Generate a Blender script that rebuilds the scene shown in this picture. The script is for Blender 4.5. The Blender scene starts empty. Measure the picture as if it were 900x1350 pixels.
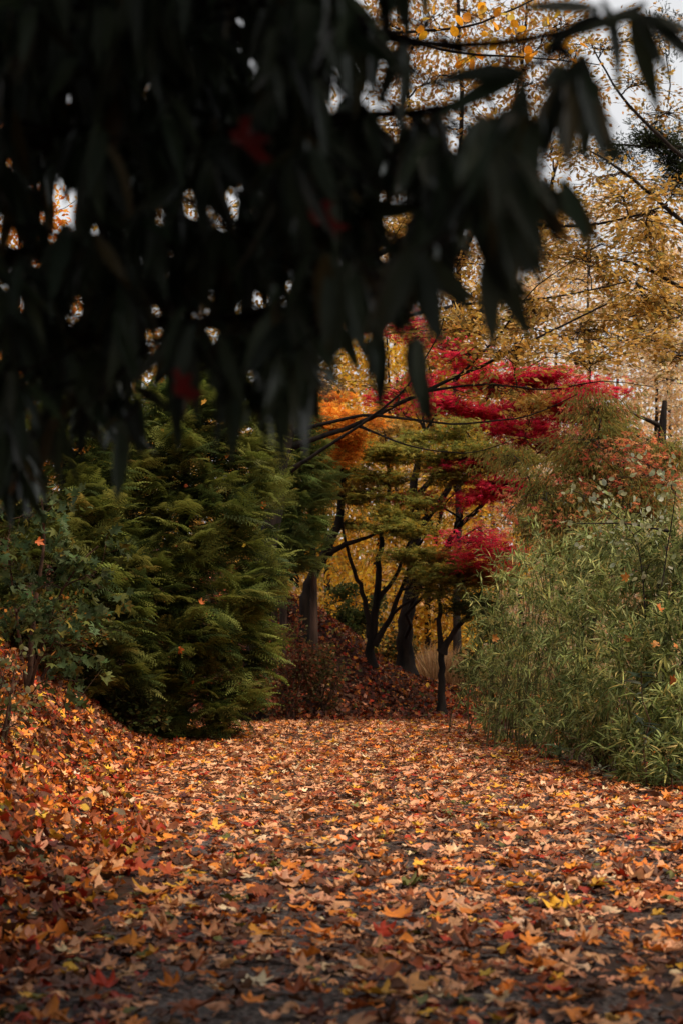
import bpy, math
import numpy as np
from mathutils import Vector, Matrix
R = math.radians
rng = np.random.default_rng(11)
scene = bpy.context.scene
C = scene.collection

# ------------------------------------------------------------------ camera, sky, sun, exposure
F = 1875.0                                   # focal length in photo pixels (photo 900 wide)
PITCH = math.atan(230/1875)
cam_d = bpy.data.cameras.new('camera')
cam = bpy.data.objects.new('camera', cam_d); C.objects.link(cam)
cam_d.sensor_fit = 'HORIZONTAL'; cam_d.sensor_width = 24; cam_d.lens = 50
cam.location = (0, 0, 0); cam.rotation_euler = (R(90)+PITCH, 0, 0)
cam_d.clip_start = .05; cam_d.clip_end = 2000
cam_d.dof.use_dof = True; cam_d.dof.focus_distance = 13.0; cam_d.dof.aperture_fstop = 3.5
scene.camera = cam

SUN_EL, SUN_AZ = R(60), R(115)               # azimuth measured from +Y towards +X
world = bpy.data.worlds.new("World"); scene.world = world; world.use_nodes = True
wn, wl = world.node_tree.nodes, world.node_tree.links
wn.clear()
wo = wn.new('ShaderNodeOutputWorld'); bg = wn.new('ShaderNodeBackground')
sky = wn.new('ShaderNodeTexSky'); sky.sky_type = 'NISHITA'; sky.sun_disc = False
sky.sun_elevation = SUN_EL; sky.sun_rotation = SUN_AZ
mx = wn.new('ShaderNodeMix'); mx.data_type = 'RGBA'; mx.inputs[0].default_value = .88
wl.new(sky.outputs[0], mx.inputs[6]); mx.inputs[7].default_value = (6.1, 6.05, 6.0, 1)   # overcast cloud layer
wl.new(mx.outputs[2], bg.inputs[0]); bg.inputs[1].default_value = .1
wl.new(bg.outputs[0], wo.inputs[0])
sd = bpy.data.lights.new('sun', 'SUN'); sd.energy = 3.2; sd.angle = R(28); sd.color = (1, .87, .7)
sun = bpy.data.objects.new('sun', sd); C.objects.link(sun)
sv = Vector((math.sin(SUN_AZ)*math.cos(SUN_EL), math.cos(SUN_AZ)*math.cos(SUN_EL), math.sin(SUN_EL)))
sun.rotation_euler = sv.to_track_quat('Z', 'Y').to_euler(); sun.location = (0, 0, 30)
scene.view_settings.view_transform = 'Standard'; scene.view_settings.look = 'None'
scene.view_settings.gamma = 1; scene.view_settings.exposure = 0.55
scene.cycles.max_bounces = 6; scene.cycles.transmission_bounces = 4; scene.cycles.diffuse_bounces = 4
scene.cycles.caustics_reflective = False; scene.cycles.caustics_refractive = False

# ------------------------------------------------------------------ helpers
_cp, _sp = math.cos(PITCH), math.sin(PITCH)
def at(px, py, Y):
    """the point at depth Y (metres) seen at photo pixel px, py"""
    cx, cy = (px-450)/F, (675-py)/F
    d = np.array([cx, _cp-cy*_sp, _sp+cy*_cp])
    return d*(Y/d[1])
def project(P):
    P = np.atleast_2d(P)
    fw = P[:, 1]*_cp+P[:, 2]*_sp; up = -P[:, 1]*_sp+P[:, 2]*_cp
    fw = np.where(fw < .05, .05, fw)
    return 450+F*P[:, 0]/fw, 675-F*up/fw
def tag(o, label=None, cat=None, group=None, kind=None):
    if label: o['label'] = label
    if cat: o['category'] = cat
    if group: o['group'] = group
    if kind: o['kind'] = kind
    return o
def empty(name, loc, label, cat, group=None):
    o = bpy.data.objects.new(name, None); C.objects.link(o); o.location = [float(v) for v in loc]
    o.empty_display_size = .2
    return tag(o, label, cat, group)
def norm(a):
    return a/np.maximum(np.linalg.norm(a, axis=-1, keepdims=True), 1e-9)
def make_mesh(name, V, T, mat, col=None, smooth=False):
    me = bpy.data.meshes.new(name)
    V = np.asarray(V, np.float32); T = np.asarray(T, np.int32)
    me.vertices.add(len(V)); me.vertices.foreach_set('co', V.ravel())
    n = T.shape[1]
    me.loops.add(T.size); me.loops.foreach_set('vertex_index', T.ravel())
    me.polygons.add(len(T)); me.polygons.foreach_set('loop_start', np.arange(0, T.size, n, dtype=np.int32))
    try: me.polygons.foreach_set('loop_total', np.full(len(T), n, np.int32))
    except Exception: pass
    if smooth: me.polygons.foreach_set('use_smooth', np.ones(len(T), bool))
    if col is not None:
        a = me.attributes.new('col', 'FLOAT_COLOR', 'POINT')
        c4 = np.ones((len(V), 4), np.float32); c4[:, :3] = col; a.data.foreach_set('color', c4.ravel())
    me.update(calc_edges=True)
    me.materials.append(mat)
    return me
def link(name, me, parent=None, world=True):
    o = bpy.data.objects.new(name, me); C.objects.link(o)
    if parent is not None:
        o.parent = parent
        if world:      # mesh data given in world coordinates; parent is an unrotated, unscaled Empty
            pl = parent.location.copy(); pp = parent.parent
            while pp is not None: pl += pp.location; pp = pp.parent
            o.location = -pl
    return o

# ------------------------------------------------------------------ materials
def leaf_mat(name, src='attr', trans=.35, rough=.5, spec=.3, var=.25):
    m = bpy.data.materials.new(name); m.use_nodes = True
    n, l = m.node_tree.nodes, m.node_tree.links; n.clear()
    out = n.new('ShaderNodeOutputMaterial')
    if src == 'attr':
        c = n.new('ShaderNodeAttribute'); c.attribute_name = 'col'; cs = c.outputs['Color']
    else:
        c = n.new('ShaderNodeObjectInfo'); cs = c.outputs['Color']
    tc = n.new('ShaderNodeTexCoord'); no = n.new('ShaderNodeTexNoise'); no.inputs['Scale'].default_value = 45 if src == 'attr' else 4
    l.new(tc.outputs['Object'], no.inputs['Vector'])
    mr = n.new('ShaderNodeMapRange'); mr.inputs[1].default_value = .3; mr.inputs[2].default_value = .7
    mr.inputs[3].default_value = 1-var; mr.inputs[4].default_value = 1+var
    l.new(no.outputs[0], mr.inputs[0])
    hs = n.new('ShaderNodeHueSaturation'); l.new(cs, hs.inputs['Color']); l.new(mr.outputs[0], hs.inputs['Value'])
    p = n.new('ShaderNodeBsdfPrincipled'); l.new(hs.outputs[0], p.inputs['Base Color'])
    p.inputs['Roughness'].default_value = rough; p.inputs['Specular IOR Level'].default_value = spec
    if trans > 0:
        t = n.new('ShaderNodeBsdfTranslucent'); l.new(hs.outputs[0], t.inputs[0])
        mix = n.new('ShaderNodeMixShader'); mix.inputs[0].default_value = trans
        l.new(p.outputs[0], mix.inputs[1]); l.new(t.outputs[0], mix.inputs[2]); l.new(mix.outputs[0], out.inputs[0])
    else: l.new(p.outputs[0], out.inputs[0])
    return m
def noise_mat(name, c1, c2, scale=8, rough=.9, bump=.4, stretch=(1, 1, 1), c3=None, s3=1.2):
    m = bpy.data.materials.new(name); m.use_nodes = True
    n, l = m.node_tree.nodes, m.node_tree.links
    p = n['Principled BSDF']; p.inputs['Roughness'].default_value = rough; p.inputs['Specular IOR Level'].default_value = .2
    tc = n.new('ShaderNodeTexCoord'); mp = n.new('ShaderNodeMapping'); mp.inputs['Scale'].default_value = stretch
    l.new(tc.outputs['Object'], mp.inputs[0])
    no = n.new('ShaderNodeTexNoise'); no.inputs['Scale'].default_value = scale; no.inputs['Detail'].default_value = 8
    l.new(mp.outputs[0], no.inputs['Vector'])
    cr = n.new('ShaderNodeValToRGB'); cr.color_ramp.elements[0].position = .35; cr.color_ramp.elements[1].position = .68
    cr.color_ramp.elements[0].color = (*c1, 1); cr.color_ramp.elements[1].color = (*c2, 1)
    l.new(no.outputs[0], cr.inputs[0]); last = cr.outputs[0]
    if c3:
        n3 = n.new('ShaderNodeTexNoise'); n3.inputs['Scale'].default_value = s3; n3.inputs['Detail'].default_value = 4
        l.new(mp.outputs[0], n3.inputs['Vector'])
        r3 = n.new('ShaderNodeMapRange'); r3.inputs[1].default_value = .5; r3.inputs[2].default_value = .62
        l.new(n3.outputs[0], r3.inputs[0])
        m3 = n.new('ShaderNodeMix'); m3.data_type = 'RGBA'; l.new(r3.outputs[0], m3.inputs[0]); l.new(last, m3.inputs[6]); m3.inputs[7].default_value = (*c3, 1)
        last = m3.outputs[2]
    l.new(last, p.inputs['Base Color'])
    b = n.new('ShaderNodeBump'); b.inputs['Strength'].default_value = bump; b.inputs['Distance'].default_value = .03
    l.new(no.outputs[0], b.inputs['Height']); l.new(b.outputs[0], p.inputs['Normal'])
    return m
M_GROUND = noise_mat('damp_leaf_mould', (.018, .009, .006), (.09, .035, .016), 14, .85, .8, c3=(.05, .03, .015))
M_BANK = noise_mat('dark_bank_soil', (.012, .006, .004), (.09, .025, .012), 16, .9, .9, c3=(.03, .022, .008))
M_PATH = noise_mat('grey_gravel', (.018, .012, .01), (.21, .17, .155), 55, .8, .9, c3=(.035, .018, .012), s3=1.3)
M_BARK = noise_mat('dark_bark', (.006, .004, .003), (.03, .019, .013), 9, .9, .8, (1, 1, .25))
M_BARKP = noise_mat('pale_bark', (.02, .012, .008), (.1, .055, .038), 12, .9, .8, (1, 1, .2))
M_STEM = noise_mat('brown_stem', (.03, .015, .01), (.12, .06, .035), 12, .9, .3)
M_CANE = noise_mat('olive_cane', (.05, .05, .02), (.16, .15, .06), 12, .6, .2)
M_LEAF = leaf_mat('leaf', 'attr', .5, .6, .12)
M_LEAFO = leaf_mat('leaf_single', 'obj', .4, .6, .15)
M_LITTER = leaf_mat('fallen_leaf', 'attr', .15, .55, .2, .2)
M_LITTERO = leaf_mat('fallen_leaf_single', 'obj', .15, .55, .2, .22)
M_FERN = leaf_mat('conifer_spray', 'attr', .3, .6, .12)
M_FERNO = leaf_mat('conifer_spray_single', 'obj', .3, .6, .12)
M_LAUREL = leaf_mat('glossy_evergreen_leaf', 'attr', .14, .36, .4, .15)
M_LAURELO = leaf_mat('glossy_evergreen_leaf_single', 'obj', .14, .36, .4, .15)

# ------------------------------------------------------------------ leaf templates: (V, T), axis +Y from base, normal +Z, length 1
def fan(outline, centre):
    V = [(*centre, 0)]+[(x, y, 0) for x, y in outline]; n = len(outline)
    return np.array(V, float), np.array([(0, 1+i, 1+(i+1) % n) for i in range(n)])
def curl(V, cup=.25, bend=.0, twist=0., fold=.0):
    V = V.copy(); x, y = V[:, 0], V[:, 1]-.35
    V[:, 2] = cup*(x**2+y**2)*1.6+bend*y*abs(y)+twist*x*y+fold*abs(x)
    return V
half = [(.15, .0), (.34, -.03), (.52, .12), (.42, .2), (.33, .33), (.5, .42), (.57, .68), (.4, .62), (.25, .56), (.17, .8)]
MAPLE_OUT = [(0, .08)]+half+[(0, 1)]+[(-x, y) for x, y in half[::-1]]
mV, mT = fan(MAPLE_OUT, (0, .33))
def crumple(V, a, seed):
    r_ = np.random.default_rng(seed); V = V.copy(); V[1:, 2] += r_.normal(0, a, len(V)-1); V[1:, :2] *= 1+r_.normal(0, a*.8, (len(V)-1, 1)); return V
MAPLES = [(crumple(curl(mV, *c_), .05, i_), mT) for i_, c_ in enumerate([(.15, .2), (.4, -.2, .5), (-.4, .2, -.4), (.1, 0, .2, .45), (.7, .2, .3), (-.15, -.2, .2), (-.5, 0, .3, .3)])]
h2 = [(.3, -.02), (.5, .14), (.27, .32), (.55, .66), (.17, .58)]
lV, lT = fan([(0, .06)]+h2+[(0, 1)]+[(-x, y) for x, y in h2[::-1]], (0, .33))
MAPLES_LOW = [(curl(lV, .15, .2), lT), (curl(lV, .6, -.3, .6), lT), (curl(lV, -.45, .3, -.5), lT), (curl(lV, .1, 0, .2, .6), lT)]
h3 = [(.2, .12), (.34, .35), (.33, .6), (.18, .85)]
oV, oT = fan([(0, 0)]+h3+[(0, 1)]+[(-x, y) for x, y in h3[::-1]], (0, .45))
OVALS = [(curl(oV, .2, .2, 0, .2), oT), (curl(oV, .6, -.3, .5), oT), (curl(oV, -.5, .2, -.4), oT)]
def strip_leaf(w, n=5, droop=.3, fold=.25, tip=1.5):
    V, T = [], []
    for i in range(n):
        t = i/(n-1); ww = w*max(math.sin(math.pi*min(1, .06+t*.94)**.8), .0)*(1-.15*t)
        y = t*(1-.12*droop*t); z = -droop*t**tip
        V += [(-ww, y, z+fold*ww), (0, y, z), (ww, y, z+fold*ww)]
    for i in range(n-1):
        a = 3*i; T += [(a, a+1, a+4), (a, a+4, a+3), (a+1, a+2, a+5), (a+1, a+5, a+4)]
    return np.array(V, float), np.array(T)
LAUREL = [strip_leaf(.105, 7, .15, .3), strip_leaf(.12, 7, .3, .4), strip_leaf(.1, 7, .02, .2)]
BAMBOO = [strip_leaf(.075, 4, .25, .4), strip_leaf(.065, 4, .5, .3), strip_leaf(.08, 4, .1, .5)]
BEECH = [(np.array([(0, 0, 0), (.27, .45, .06), (0, 1, -.08), (-.27, .45, .06)], float), np.array([(0, 1, 2), (0, 2, 3)]))]
FLAKE = [(np.array([(0, 0, 0), (.42, .4, .12), (.05, 1, -.05), (-.4, .55, .1)], float), np.array([(0, 1, 2), (0, 2, 3)])), (np.array([(0, 0, 0), (.3, .5, -.1), (0, .9, .15), (-.35, .4, -.05)], float), np.array([(0, 1, 2), (0, 2, 3)]))]
h4 = [(.48, .12), (.26, .34), (.52, .68)]
sV, sT = fan([(0, .06)]+h4+[(0, 1)]+[(-x, y) for x, y in h4[::-1]], (0, .33))
MAPLES_TINY = [(curl(sV, .3, .2), sT), (curl(sV, .6, -.3, .6), sT), (curl(sV, -.5, .3, -.5), sT)]
BLADE = [(np.array([(0, 0, 0), (.085, .45, .03), (0, 1, -.2), (-.085, .45, .03)], float), np.array([(0, 1, 2), (0, 2, 3)]))]
BAMBOO_LOW = [strip_leaf(.08, 3, .25, .4), strip_leaf(.07, 3, .5, .3), strip_leaf(.085, 3, .1, .5)]
def star(n=5, w=.1, spread=62, droop=.15):
    V, T = [(0, 0, 0)], []
    for i in range(n):
        a = R(-spread*1.6+spread*3.2*i/(n-1))/1.0; L = .75+.25*math.cos(a); c, s = math.sin(a), math.cos(a)
        k = len(V); V += [(c*L*.25-s*w, s*L*.25+c*w, 0), (c*L, s*L, -droop*L), (c*L*.25+s*w, s*L*.25-c*w, 0)]; T += [(k, k+2, k+1)]
    V = np.array(V, float); V[:, 1] += .0
    return V, np.array(T)
STAR = [star(5, .13), star(5, .15, 55, .35)]

def basis(axis, nrm):
    y = norm(axis); x = norm(np.cross(y, nrm)); z = np.cross(x, y)
    return np.stack([x, y, z], axis=-1)                 # columns
def scatter_arrays(templates, P, axis, nrm, size, col, which=None):
    """joins len(P) leaves into arrays; col per leaf"""
    if which is None: which = rng.integers(0, len(templates), len(P))
    B = basis(axis, nrm); Vs, Ts, Cs = [], [], []; off = 0
    size = np.broadcast_to(size, (len(P),))
    for k, (tv, tt) in enumerate(templates):
        m = which == k
        if not m.any(): continue
        v = np.einsum('nij,vj->nvi', B[m], tv)*size[m][:, None, None]+P[m][:, None, :]
        n, nv = v.shape[:2]
        Vs.append(v.reshape(-1, 3)); Ts.append((tt[None]+(np.arange(n)*nv)[:, None, None]+off).reshape(-1, tt.shape[1]))
        Cs.append(np.repeat(col[m], nv, axis=0)); off += n*nv
    return np.concatenate(Vs), np.concatenate(Ts), np.concatenate(Cs)
def scatter(name, templates, P, axis, nrm, size, col, mat, parent=None, kind='stuff'):
    V, T, Cc = scatter_arrays(templates, P, axis, nrm, size, col)
    o = link(name, make_mesh(name, V, T, mat, Cc), parent)
    if kind: o['kind'] = kind
    return o
_tm = {}
def pieces(name, templates, P, axis, nrm, size, col, mat, parent):
    """one object per leaf, mesh data shared"""
    key = (id(templates), mat.name)
    if key not in _tm: _tm[key] = [make_mesh(name, v, t, mat, smooth=True) for v, t in templates]
    B = basis(axis, nrm); size = np.broadcast_to(size, (len(P),)); base = np.array(parent.location)
    for i in range(len(P)):
        o = bpy.data.objects.new(name, _tm[key][rng.integers(len(templates))]); C.objects.link(o); o.parent = parent
        mm = np.eye(4); mm[:3, :3] = B[i]*size[i]; mm[:3, 3] = P[i]-base
        o.matrix_local = Matrix(mm.tolist()); o.color = (*[float(c) for c in col[i]], 1)
def palette(entries, n, jit=.18, bias=None):
    """entries: [(weight, (r,g,b))]"""
    w = np.array([e[0] for e in entries], float); c = np.array([e[1] for e in entries])
    i = rng.choice(len(w), n, p=w/w.sum())
    out = c[i]*(1+rng.normal(0, jit, (n, 1)))*(1+rng.normal(0, jit*.22, (n, 3)))
    return np.clip(out, .003, .95)
def rdir(n): return norm(rng.normal(size=(n, 3)))

class Tubes:
    def __init__(s): s.V, s.T, s.n = [], [], 0
    def add(s, pts, rad, k=6):
        pts = np.asarray(pts, float); m = len(pts); rad = np.broadcast_to(rad, (m,))
        t = norm(np.gradient(pts, axis=0)); ref = np.array([.31, .17, .93]) if abs(t[0][2]) < .9 else np.array([.95, .3, .1])
        x = norm(np.cross(t, ref)); y = np.cross(t, x)
        a = np.arange(k)*2*math.pi/k
        ring = (np.cos(a)[None, :, None]*x[:, None]+np.sin(a)[None, :, None]*y[:, None])*rad[:, None, None]+pts[:, None]
        s.V.append(ring.reshape(-1, 3))
        i = np.arange(m-1)[:, None]*k; j = np.arange(k)[None]; jn = (j+1) % k
        q = np.stack([i+j, i+jn, i+k+jn, i+k+j], -1).reshape(-1, 4)+s.n
        s.T.append(np.concatenate([q[:, [0, 1, 2]], q[:, [0, 2, 3]]])); s.n += m*k
        return s
    def build(s, name, mat, parent=None):
        if not s.V: return None
        return link(name, make_mesh(name, np.concatenate(s.V), np.concatenate(s.T), mat, smooth=True), parent)
def curve(p0, p1, n=7, sag=0., wob=.04, lead=None):
    """organic line p0 -> p1; lead = start direction, sag>0 drops the end"""
    p0, p1 = np.asarray(p0, float), np.asarray(p1, float); L = np.linalg.norm(p1-p0); t = np.linspace(0, 1, n)[:, None]
    if lead is None: lead = norm(p1-p0)
    c = p0+np.asarray(lead)*L*.5
    P = (1-t)**2*p0+2*t*(1-t)*c+t**2*p1
    w = rng.normal(0, wob*L, (n, 3)); w[0] = 0; w[-1] = 0
    P += w*.5; P[:, 2] -= sag*L*np.sin(math.pi*t[:, 0])*.5
    return P
def smooth_path(pts, n=14):
    pts = np.asarray(pts, float); d = np.r_[0, np.cumsum(np.linalg.norm(np.diff(pts, axis=0), axis=1))]
    u = np.linspace(0, d[-1], n)
    P = np.stack([np.interp(u, d, pts[:, i]) for i in range(3)], -1)
    for _ in range(2): P[1:-1] = (P[:-2]+2*P[1:-1]+P[2:])/4
    return P

# ------------------------------------------------------------------ terrain
def sstep(a, b, x):
    t = np.clip((x-a)/(b-a), 0, 1); return t*t*(3-2*t)
def toe(y): return -1.3-.11*np.clip(y-9, 0, 8)-.25*np.sin(y*.7)
def terrain(x, y):
    x, y = np.asarray(x, float), np.asarray(y, float)
    base = np.interp(y, [-400, -10, 0, 4, 6, 8, 11, 15, 18, 20, 22, 26, 60, 400], [-3, -1.2, -.97, -.95, -.94, -.84, -.79, -.68, -.575, -.53, -.56, -.62, -.8, -2])
    u = np.clip(toe(y)-x, 0, None)
    left = np.where(u < .8, .6*u*u, .384+.85*(u-.8)); left = 3.2*np.tanh(left/3.2)*(1-sstep(30, 60, y))
    H = np.interp(x, [-30, -6, -3, -1.5, -.3, .3, .8, 1.4, 2.2, 4, 30], [3.8, 3.5, 3.1, 2.6, 1.9, 1.45, 1.05, .78, .6, .4, .3])
    y0 = 21.3+.5*np.clip(x-.5, 0, 3)
    far = sstep(y0, y0+4.5, y)*H*(1-sstep(30, 60, y)*.6)
    hill = np.clip((y-70)/200, 0, 1)*26
    b = .05*np.sin(x*2.1+1)*np.sin(y*1.7)+.03*np.sin(x*5.3+y*3.1)
    amp = np.clip((np.maximum(left, far))*.9, .12, 1)
    k = 6.; m = np.log(np.exp(k*np.minimum(left, 8))+np.exp(k*far))/k-math.log(2)/k*np.exp(-2*(left+far))
    return base+m+hill+b*amp
def tnormal(x, y):
    e = .05; dx = (terrain(x+e, y)-terrain(x-e, y))/(2*e); dy = (terrain(x, y+e)-terrain(x, y-e))/(2*e)
    return norm(np.stack([-dx, -dy, np.ones_like(dx)], -1))
def right_edge(y): return np.interp(y, [0, 9, 11, 14, 19, 22, 26], [2.6, 2.7, 2.5, 2.1, 1.75, 3, 7])
xs = np.unique(np.r_[np.linspace(-500, -60, 12), np.linspace(-60, -8, 30), np.arange(-8, 8.01, .13), np.linspace(8, 60, 30), np.linspace(60, 500, 12)])
ys = np.unique(np.r_[np.linspace(-60, -2, 20), np.arange(-2, 30, .13), np.linspace(30, 80, 50), np.linspace(80, 700, 20)])
X, Y = np.meshgrid(xs, ys); Z = terrain(X, Y)
GV = np.stack([X, Y, Z], -1).reshape(-1, 3); nx, ny = len(xs), len(ys)
ii = (np.arange(ny-1)[:, None]*nx+np.arange(nx-1)[None]).ravel()
GQ = np.stack([ii, ii+1, ii+nx+1, ii+nx], -1)
cen = GV[GQ].mean(1)
def region(x, y):
    """0 ground, 1 path, 2 side bank, 3 wooded bank"""
    y0 = 21.3+.5*np.clip(x-.5, 0, 3)
    r = np.zeros(x.shape, int)
    r[(x > toe(y)+.15) & (x < right_edge(y)) & (y < y0)] = 1
    r[(x <= toe(y)+.15) & (x > -9) & (y < y0)] = 2
    r[(y >= y0) & (y < 31) & (abs(x) < 9)] = 3
    return r
reg = region(cen[:, 0], cen[:, 1])
SET = []
for k, (nm, mt, lb) in enumerate([('ground', M_GROUND, 'brown leaf-strewn woodland ground'), ('path', M_PATH, 'grey gravel footpath buried in fallen autumn leaves'),
                         ('leafy_bank', M_BANK, 'sloping bank of orange and yellow leaves on the left of the path'),
                         ('wooded_bank', M_BANK, 'dark bank of red-brown leaves under the maples at the end of the path')]):
    q = GQ[reg == k]; u, inv = np.unique(q, return_inverse=True)
    o = link(nm, make_mesh(nm, GV[u], inv.reshape(q.shape), mt, smooth=True)); tag(o, lb, None, None, 'structure'); SET.append(o)
GROUND, PATH, LBANK, WBANK = SET

# ------------------------------------------------------------------ fallen leaves
PINK, ORANGE, YEL, RUST, RED, BROWN, CREAM, OLIVE = (.66, .31, .15), (.68, .2, .025), (.68, .34, .03), (.3, .07, .018), (.4, .035, .012), (.12, .045, .02), (.72, .5, .29), (.13, .12, .03)
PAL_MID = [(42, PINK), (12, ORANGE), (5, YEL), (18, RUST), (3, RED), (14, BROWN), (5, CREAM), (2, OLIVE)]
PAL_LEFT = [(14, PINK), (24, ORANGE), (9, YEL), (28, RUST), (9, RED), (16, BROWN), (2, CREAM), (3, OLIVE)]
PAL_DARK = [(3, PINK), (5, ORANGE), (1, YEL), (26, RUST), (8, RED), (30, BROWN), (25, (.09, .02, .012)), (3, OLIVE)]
def litter(n, xr, yr, pal_fn, size, keep=None, tilt=.17):
    x = rng.uniform(*xr, n); y = yr[0]+(yr[1]-yr[0])*rng.random(n)
    if keep is not None: m = keep(x, y); x, y = x[m], y[m]
    n = len(x); nr = tnormal(x, y)
    P = np.stack([x, y, terrain(x, y)+rng.uniform(.006, .045, n)], -1)
    ax = rdir(n); nn = norm(nr+rng.normal(0, tilt, (n, 3))); nn[rng.random(n) < .5] *= -1
    ax = norm(ax-nn*np.sum(ax*nn, -1, keepdims=True))
    s = rng.uniform(*size, n)
    s = s*np.where(rng.random(n) < .12, 1.2, .95)
    return P-ax*s[:, None]*.35, ax, nn, s, pal_fn(x, y, n)
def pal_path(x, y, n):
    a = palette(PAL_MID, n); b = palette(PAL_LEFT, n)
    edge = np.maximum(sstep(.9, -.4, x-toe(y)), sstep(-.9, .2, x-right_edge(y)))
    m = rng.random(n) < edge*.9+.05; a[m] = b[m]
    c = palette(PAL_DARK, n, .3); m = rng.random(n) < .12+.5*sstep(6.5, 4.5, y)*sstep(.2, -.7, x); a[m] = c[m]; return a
def add_litter(parent, data, tmpl_near, tmpl_far, split, piece_max=300):
    P, ax, nn, s, c = data
    px, py = project(P); vis = (px > -20) & (px < 920) & (py < 1370) & (P[:, 1] > 1)
    app = np.where(vis, s/np.maximum(P[:, 1], .5), 0)
    order = np.argsort(-app); one = order[:piece_max]; rest = order[piece_max:]
    pieces('leaf', tmpl_near, P[one], ax[one], nn[one], s[one], c[one], M_LITTERO, parent)
    rest_near = rest[P[rest, 1] < split]; rest_far = rest[P[rest, 1] >= split]
    A = [scatter_arrays(t, P[r], ax[r], nn[r], s[r], c[r]) for t, r in ((tmpl_near, rest_near), (tmpl_far, rest_far)) if len(r)]
    V = np.concatenate([a[0] for a in A]); off = 0; T = []
    for a in A: T.append(a[1]+off); off += len(a[0])
    o = link('leaf_litter', make_mesh('leaf_litter', V, np.concatenate(T), M_LITTER, np.concatenate([a[2] for a in A])), parent)
    o['kind'] = 'stuff'
NEAR_T, FAR_T = MAPLES+[(crumple(OVALS[1][0], .05, 3), oT)], MAPLES_LOW+OVALS[:1]
def dens_keep(x, y):      # patchy cover: gravel shows through near the camera and at the crest
    n = np.sin(x*3.1+y*1.3)*np.sin(y*2.3-x*1.1)+.6*np.sin(x*7.3+2)*np.sin(y*5.1)
    bare = (.38*sstep(9, 4, y))*sstep(-1.3, -.2, x)+.5*np.exp(-((x+.15)/.8)**2-((y-17.3)/1.7)**2)
    p = 1-bare*(1+.8*n)
    return rng.random(len(x)) < p
def merge(*ds): return tuple(np.concatenate([d[i] for d in ds]) for i in range(5))
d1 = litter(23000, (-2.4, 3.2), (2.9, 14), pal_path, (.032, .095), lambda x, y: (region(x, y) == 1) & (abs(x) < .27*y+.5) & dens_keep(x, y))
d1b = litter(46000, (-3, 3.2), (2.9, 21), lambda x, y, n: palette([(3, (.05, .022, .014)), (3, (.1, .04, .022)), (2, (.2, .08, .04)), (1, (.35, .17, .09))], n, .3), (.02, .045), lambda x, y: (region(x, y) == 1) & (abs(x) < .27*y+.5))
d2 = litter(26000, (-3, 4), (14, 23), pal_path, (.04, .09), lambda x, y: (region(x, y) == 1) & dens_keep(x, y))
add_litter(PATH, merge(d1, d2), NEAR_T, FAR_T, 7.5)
A = scatter_arrays(FLAKE, *d1b); o = link('leaf_crumbs', make_mesh('leaf_crumbs', A[0], A[1], M_LITTER, A[2]), PATH); o['kind'] = 'stuff'
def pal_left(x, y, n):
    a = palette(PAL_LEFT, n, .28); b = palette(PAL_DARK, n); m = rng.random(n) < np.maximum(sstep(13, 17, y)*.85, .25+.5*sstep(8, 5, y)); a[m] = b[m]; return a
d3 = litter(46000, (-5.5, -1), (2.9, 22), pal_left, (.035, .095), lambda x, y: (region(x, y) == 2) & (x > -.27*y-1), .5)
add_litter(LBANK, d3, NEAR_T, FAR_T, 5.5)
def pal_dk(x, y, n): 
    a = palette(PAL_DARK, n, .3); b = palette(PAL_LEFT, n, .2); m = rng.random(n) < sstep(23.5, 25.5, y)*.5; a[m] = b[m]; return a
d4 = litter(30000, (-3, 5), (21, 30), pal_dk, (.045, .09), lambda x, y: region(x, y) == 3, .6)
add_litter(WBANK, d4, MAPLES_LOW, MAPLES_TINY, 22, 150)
d5 = litter(16000, (-9, 12), (11, 50), pal_left, (.07, .13), lambda x, y: (region(x, y) == 0) & (abs(x) < .27*y+1.5), .5)
A = scatter_arrays(MAPLES_TINY, *d5); o = link('leaf_litter', make_mesh('leaf_litter', A[0], A[1], M_LITTER, A[2]), GROUND); o['kind'] = 'stuff'

# conspicuous single fallen leaves (photo pixel, size, colour, label)
def ground_at(px, py):
    lo, hi = 1.5, 30.
    for _ in range(40):
        mid = (lo+hi)/2; p = at(px, py, mid)
        if p[2] > terrain(p[0], p[1]): lo = mid
        else: hi = mid
    return at(px, py, lo)
def one_leaf(px, py, s, c, lab, k=0, ang=0., tilt=(0, -.25), lift=.03, P=None, n=None):
    p = ground_at(px, py) if P is None else P; nr = tnormal(np.array([p[0]]), np.array([p[1]]))[0] if n is None else np.array(n, float)
    nr = norm(nr+np.array([tilt[0], tilt[1], 0])); ax = np.array([math.sin(R(ang)), math.cos(R(ang)), 0.]); ax = norm(ax-nr*ax.dot(nr))
    me = make_mesh('fallen_leaf', *(MAPLES+OVALS)[k], M_LITTERO, smooth=True)
    o = link('fallen_leaf', me); B = basis(ax[None], nr[None])[0]; mm = np.eye(4); mm[:3, :3] = B*s
    mm[:3, 3] = p+np.array([0, 0, lift])-ax*s*.4; o.matrix_world = Matrix(mm.tolist()); o.color = (*c, 1)
    tag(o, lab, 'leaf'); return o
G = 'conspicuous leaves on the path'
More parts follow.
